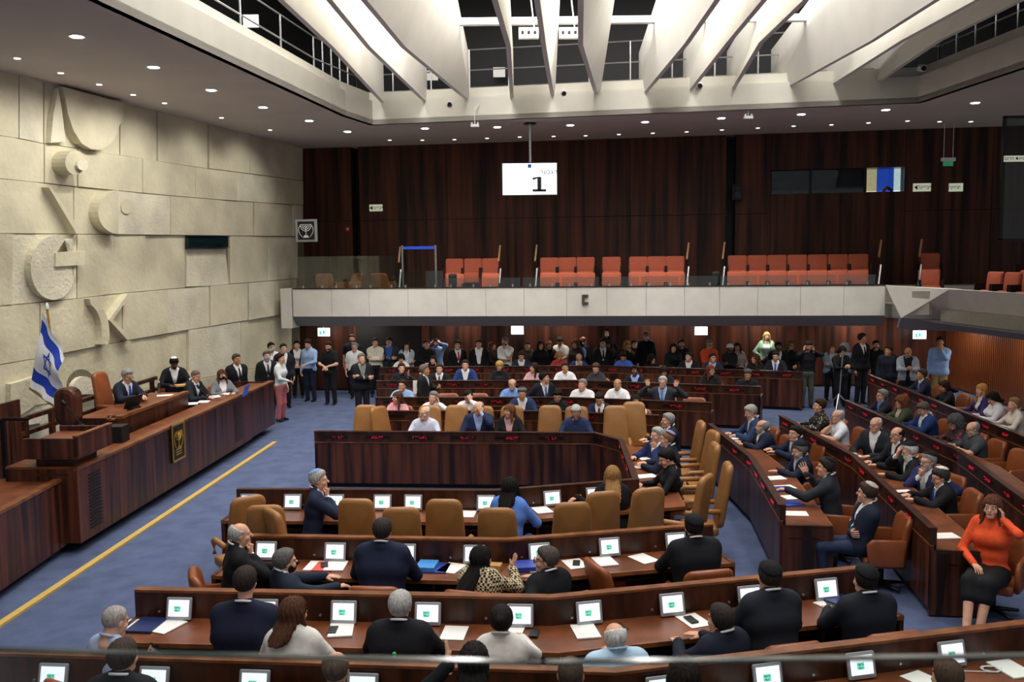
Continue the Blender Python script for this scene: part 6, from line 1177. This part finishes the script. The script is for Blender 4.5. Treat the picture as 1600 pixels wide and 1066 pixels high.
free(1041, 717, 1.18, -85, 'woman in black with dark ponytail reading ' + MR, top='shirt', c='131318', hair='pony', hc='17110f', fem=1, pitch=.45)
# --- ministers' table, near arm
MN = 'on the ministers near side'
free(499, 751, 1.24, 95, 'grey-haired man in navy suit and light blue kippah ' + MN, c='1f2740', hc='a3a19d', arms='desk chin', ex='kippah:7fa0d0', legs='232b48')
free(797, 762, 1.22, 160, 'black-haired woman in light blue jacket ' + MN, top='suit', c='5f8ade', hair='mid', hc='121010', fem=1, legs='5f8ade')
free(957, 743, 1.26, 175, 'woman with long fair hair in black jacket reaching out ' + MN, top='suit', c='131317', hair='vlong', hc='9a7446', fem=1, arms='back desk')
# --- bench behind the near ministers' chairs (seen from behind)
N1L = 'behind the near ministers chairs'
free(376, 836, 1.22, 110, 'grey-haired man in black suit and red tie ' + N1L, c='141519', tie='a81c26', hair='thin', hc='b0aca8', arms='desk chin', ch='brown')
free(447, 879, 1.06, 120, 'man in navy suit and black mask leaning back ' + N1L, c='1d2536', hc='5c5a58', arms='desk reach', ex='mask:101014', lean=-.25, legs='2a3350')
sit('N1', 598, 831, 'broad man in navy suit ' + N1L, c='1a2138', hc='2c2623', fat=1.15)
sit('N1', 752, 875, 'woman with long black hair in checked jacket ' + N1L, top='suit', c='b7a07a', hair='vlong', hc='14100f', fem=1, yaw=-.5, arms='desk gest', turn=-15)
sit('N1', 853, 876, 'man in black suit and glasses turned to his neighbour ' + N1L, c='16171b', hc='4f4640', yaw=.8, turn=25, ex='glasses', arms='rest desk')
sit('N1', 1083, 825, 'large man in black suit and black skullcap ' + N1L, c='131419', hc='1a1614', ex='skullcap:0d0d10 beard', fat=1.2, arms='desk chin')
# --- papered bench
N2L = 'on the papered bench'
free(180, 972, 1.20, 150, 'bald man in pale blue shirt holding a phone beside the papered bench', top='shirt', c='a9b9d8', hair='buzz', hc='9a948e', arms='lap phone', pitch=.3, ex='phone', ch='brown')
sit('N2', 384, 911, 'broad man in dark navy suit ' + N2L, c='151a30', hair='short', hc='2a211c', fat=1.22)
sit('N2', 458, 958, 'brown-haired woman in white jacket ' + N2L, top='suit', c='dcd8d0', hair='mid', hc='4a2c1c', fem=1, yaw=-.6)
sit('N2', 625, 949, 'grey-haired man in black suit ' + N2L, c='14151a', hc='a5a3a0', fat=1.1)
sit('N2', 784, 972, 'woman with pinned black hair in white top ' + N2L, top='shirt', c='e0ddd6', sh='17171a', hair='bun', hc='15110f', fem=1)
sit('N2', 961, 1000, 'white-haired man in light blue shirt spreading his arm ' + N2L, top='shirt', c='b4cfe6', hair='thin', hc='d2cfca', arms='rest desk', fat=1.12)
sit('N2', 1125, 970, 'dark-haired man in navy suit turned aside ' + N2L, c='161b2a', hc='2a231f', turn=20)
sit('N2', 1201, 903, 'man in charcoal suit and black kippah ' + N2L, c='1f232c', hc='2a2522', ex='skullcap:0e0e12', fat=1.1)
sit('N2', 1352, 908, 'man in black suit and large black skullcap ' + N2L, c='171b26', hc='1c1816', ex='skullcap:0c0c0f', fat=1.1)
# --- nearest bench
N3L = 'on the bench under the glass'
for px, py, lb, kw in ((193, 1029, 'dark-haired man in black jacket', K(c='15161a', hc='3a3028')), (525, 1047, 'balding man in dark jacket', K(c='17181c', hair='thin', hc='5a4a40')), (742, 1030, 'dark-haired person with a watch on raised wrist', K(c='131317', hc='17130f', arms='gest desk', hair='bob')),
        (893, 1056, 'shaven-headed man', K(c='17181d', hair='buzz', hc='4a3a30', skin='m')), (1066, 1055, 'dark-haired woman', K(top='shirt', c='1a1a1e', hair='mid', hc='2a1d17', fem=1)), (1477, 1060, 'brown-haired man', K(c='2a2a2e', hc='4a3628'))):
    sit('N3', px, py, lb + ' ' + N3L, **kw)
# --- side benches
S1 = 'on the first side bench'
sit('R1', 1168, 645, 'grey-haired man in blue suit ' + S1, c='2a3a5c', hc='a09e9a', pitch=.4, arms='write desk')
sit('R1', 1191, 670, 'bald man with grey beard in navy suit ' + S1, c='1a2138', hair='thin', hc='8a8886', ex='beard:8f8d8a', yaw=-.5, fat=1.15)
sit('R1', 1242, 683, 'dark-haired man in navy suit with open white shirt ' + S1, c='1d2742', hc='221a16', yaw=.5, back=1.15)
sit('R1', 1249, 710, 'grey-bearded man with black kippah looking at a phone ' + S1, c='171d30', sh='b8c4e8', hc='6a6866', ex='skullcap:0d0d10 beard:8a8886 phone', arms='desk phone', pitch=.25)
free(1290, 731, 1.2, -115, 'man in grey suit and dark kippah seen from behind beside the first side bench', c='2a2e36', hc='2c2724', ex='kippah:15151a', arms='reach gest', ch='brown')
free(1354, 771, 1.14, -100, 'man in navy suit and white-edged kippah with crossed arms in the aisle', c='1f2738', hc='3a2e26', ex='kippah:b8b4ac', arms='cross cross', yaw=-.5, lean=-.25, ch='brown', legs='27304a')
S2 = 'on the second side bench'
sit('R2', 1280, 635, 'woman in black floral dress with white collar ' + S2, top='dress', c='23221f', sh='e8e4da', hair='bun', hc='3a2419', fem=1)
sit('R2', 1309, 651, 'grey-haired man in white polo resting cheek on hand ' + S2, top='polo', c='dfe3ec', hair='thin', hc='a8a6a2', arms='desk cheek', ex='glasses', back=.75)
sit('R2', 1368, 664, 'balding man in charcoal suit shouting ' + S2, c='23262c', hair='thin', hc='aaa6a2', ex='glasses', turn=35, fat=1.15)
sit('R2', 1401, 680, 'bald man with glasses in profile ' + S2, c='1e2026', hair='thin', hc='1c1715', ex='glasses', yaw=.3)
sit('R2', 1405, 706, 'man with long white beard and black kippah, hand at brow ' + S2, c='17181c', hc='d6d4d0', ex='skullcap:0e0e11 longbeard:dcdad6', arms='desk brow', pitch=.3)
sit('R2', 1450, 722, 'grey-bearded man in indigo suit and black kippah, hand at mouth ' + S2, c='2a2d5c', tie='c8c4b8', hc='9a9894', ex='skullcap:101014 beard:a8a6a2 glasses', arms='rest chin', turn=30, fat=1.1)
sit('R2', 1466, 752, 'man in black suit, blue tie and white kippah ' + S2, c='15161b', tie='2a44b0', hc='3a3532', ex='kippah:e4e2da glasses', pitch=.3)
free(1550, 793, 1.24, -40, 'woman in orange blouse and black skirt on the phone at the bench end', top='shirt', c='e8562c', hair='vlong', hc='5c3320', fem=1, arms='ear lap', skirt='17171a', legs_show=True, ch='brown', lean=.0)
S3 = 'on the third side bench'
sit('R3', 1377, 619, 'grey-haired man in dark suit and glasses ' + S3, c='1a1d28', sh='6f90d8', hc='77746f', ex='glasses')
sit('R3', 1409, 629, 'woman with curly brown hair in olive jacket ' + S3, top='open', c='3c4432', sh='c8b4a8', hair='curly', hc='6a3f22', fem=1)
sit('R3', 1443, 640, 'man in blue suit bowing over the desk ' + S3, c='1d3468', hc='5a544e', pitch=.6, fat=1.15)
sit('R3', 1493, 660, 'woman with grey curly hair and glasses in dark red pattern ' + S3, top='shirt', c='3a1f2a', hair='curly', hc='4a4a4c', fem=1, ex='glasses', pitch=.25)
sit('R3', 1520, 671, 'grey-bearded man in dark grey shirt and glasses ' + S3, top='polo', c='44484e', hair='thin', hc='8a8886', ex='beard:a8a6a4 glasses', pitch=.25, fat=1.15)
S4 = 'on the slatted wall bench'
sit('R4', 1440, 586, 'man in dark suit and blue tie ' + S4, c='1a2034', tie='4a6ac0', hc='3a342f', skin='m')
sit('R4', 1477, 604, 'woman with dark wavy hair in black ' + S4, top='shirt', c='121216', hair='long', hc='2a1812', fem=1, pitch=.4)
sit('R4', 1533, 610, 'woman with long fair hair in purple jacket ' + S4, top='open', c='3b2a5c', sh='e0dce4', hair='vlong', hc='b5813e', fem=1, yaw=.3)
sit('R4', 1552, 623, 'black-haired woman in white jacket looking down ' + S4, top='suit', c='d8d6dc', hair='mid', hc='15100f', fem=1, pitch=.5)
sit('R4', 1584, 633, 'woman with tied fair hair in cream blouse ' + S4, top='shirt', c='d8cfc0', hair='bun', hc='8a6e50', fem=1, yaw=.3)
# --- podium
free(199, 588, 1.86, 65, 'presiding speaker in dark suit and blue tie reading at the raised desk', z0=.7, c='1c2334', tie='2448b0', hc='8d8b88', arms='write desk', pitch=.4, ex='glasses')
free(272, 568, 1.74, 25, 'man with brown skin in dark suit and white kippah bowing on the dais', z0=.5, c='17181d', hc='0e0b0a', skin='d', ex='kippah:e2e2e8', pitch=.6, ch='brown')
free(306, 588, 1.58, 75, 'bald clerk in dark suit leaning over papers', z0=.35, c='1c222e', hair='buzz', hc='6a5a50', pitch=.4, arms='write desk')
free(347, 587, 1.50, 35, 'clerk in grey jacket and black mask with long brown hair', z0=.35, top='suit', c='70757d', hair='long', hc='4a2f20', fem=1, ex='mask:15151a', ch='brown')
stand(370, 562, 50, 'heavy man in black suit standing at the podium end', Y=21.8, c='15161b', tie='1c1d22', hc='4a403a', skin='m', arms='side side', fat=1.2)
# --- tidy: helper flags off, shared labels get groups
for o in bpy.data.objects:
    for k in ('_w', '_base'):
        if k in o: del o[k]
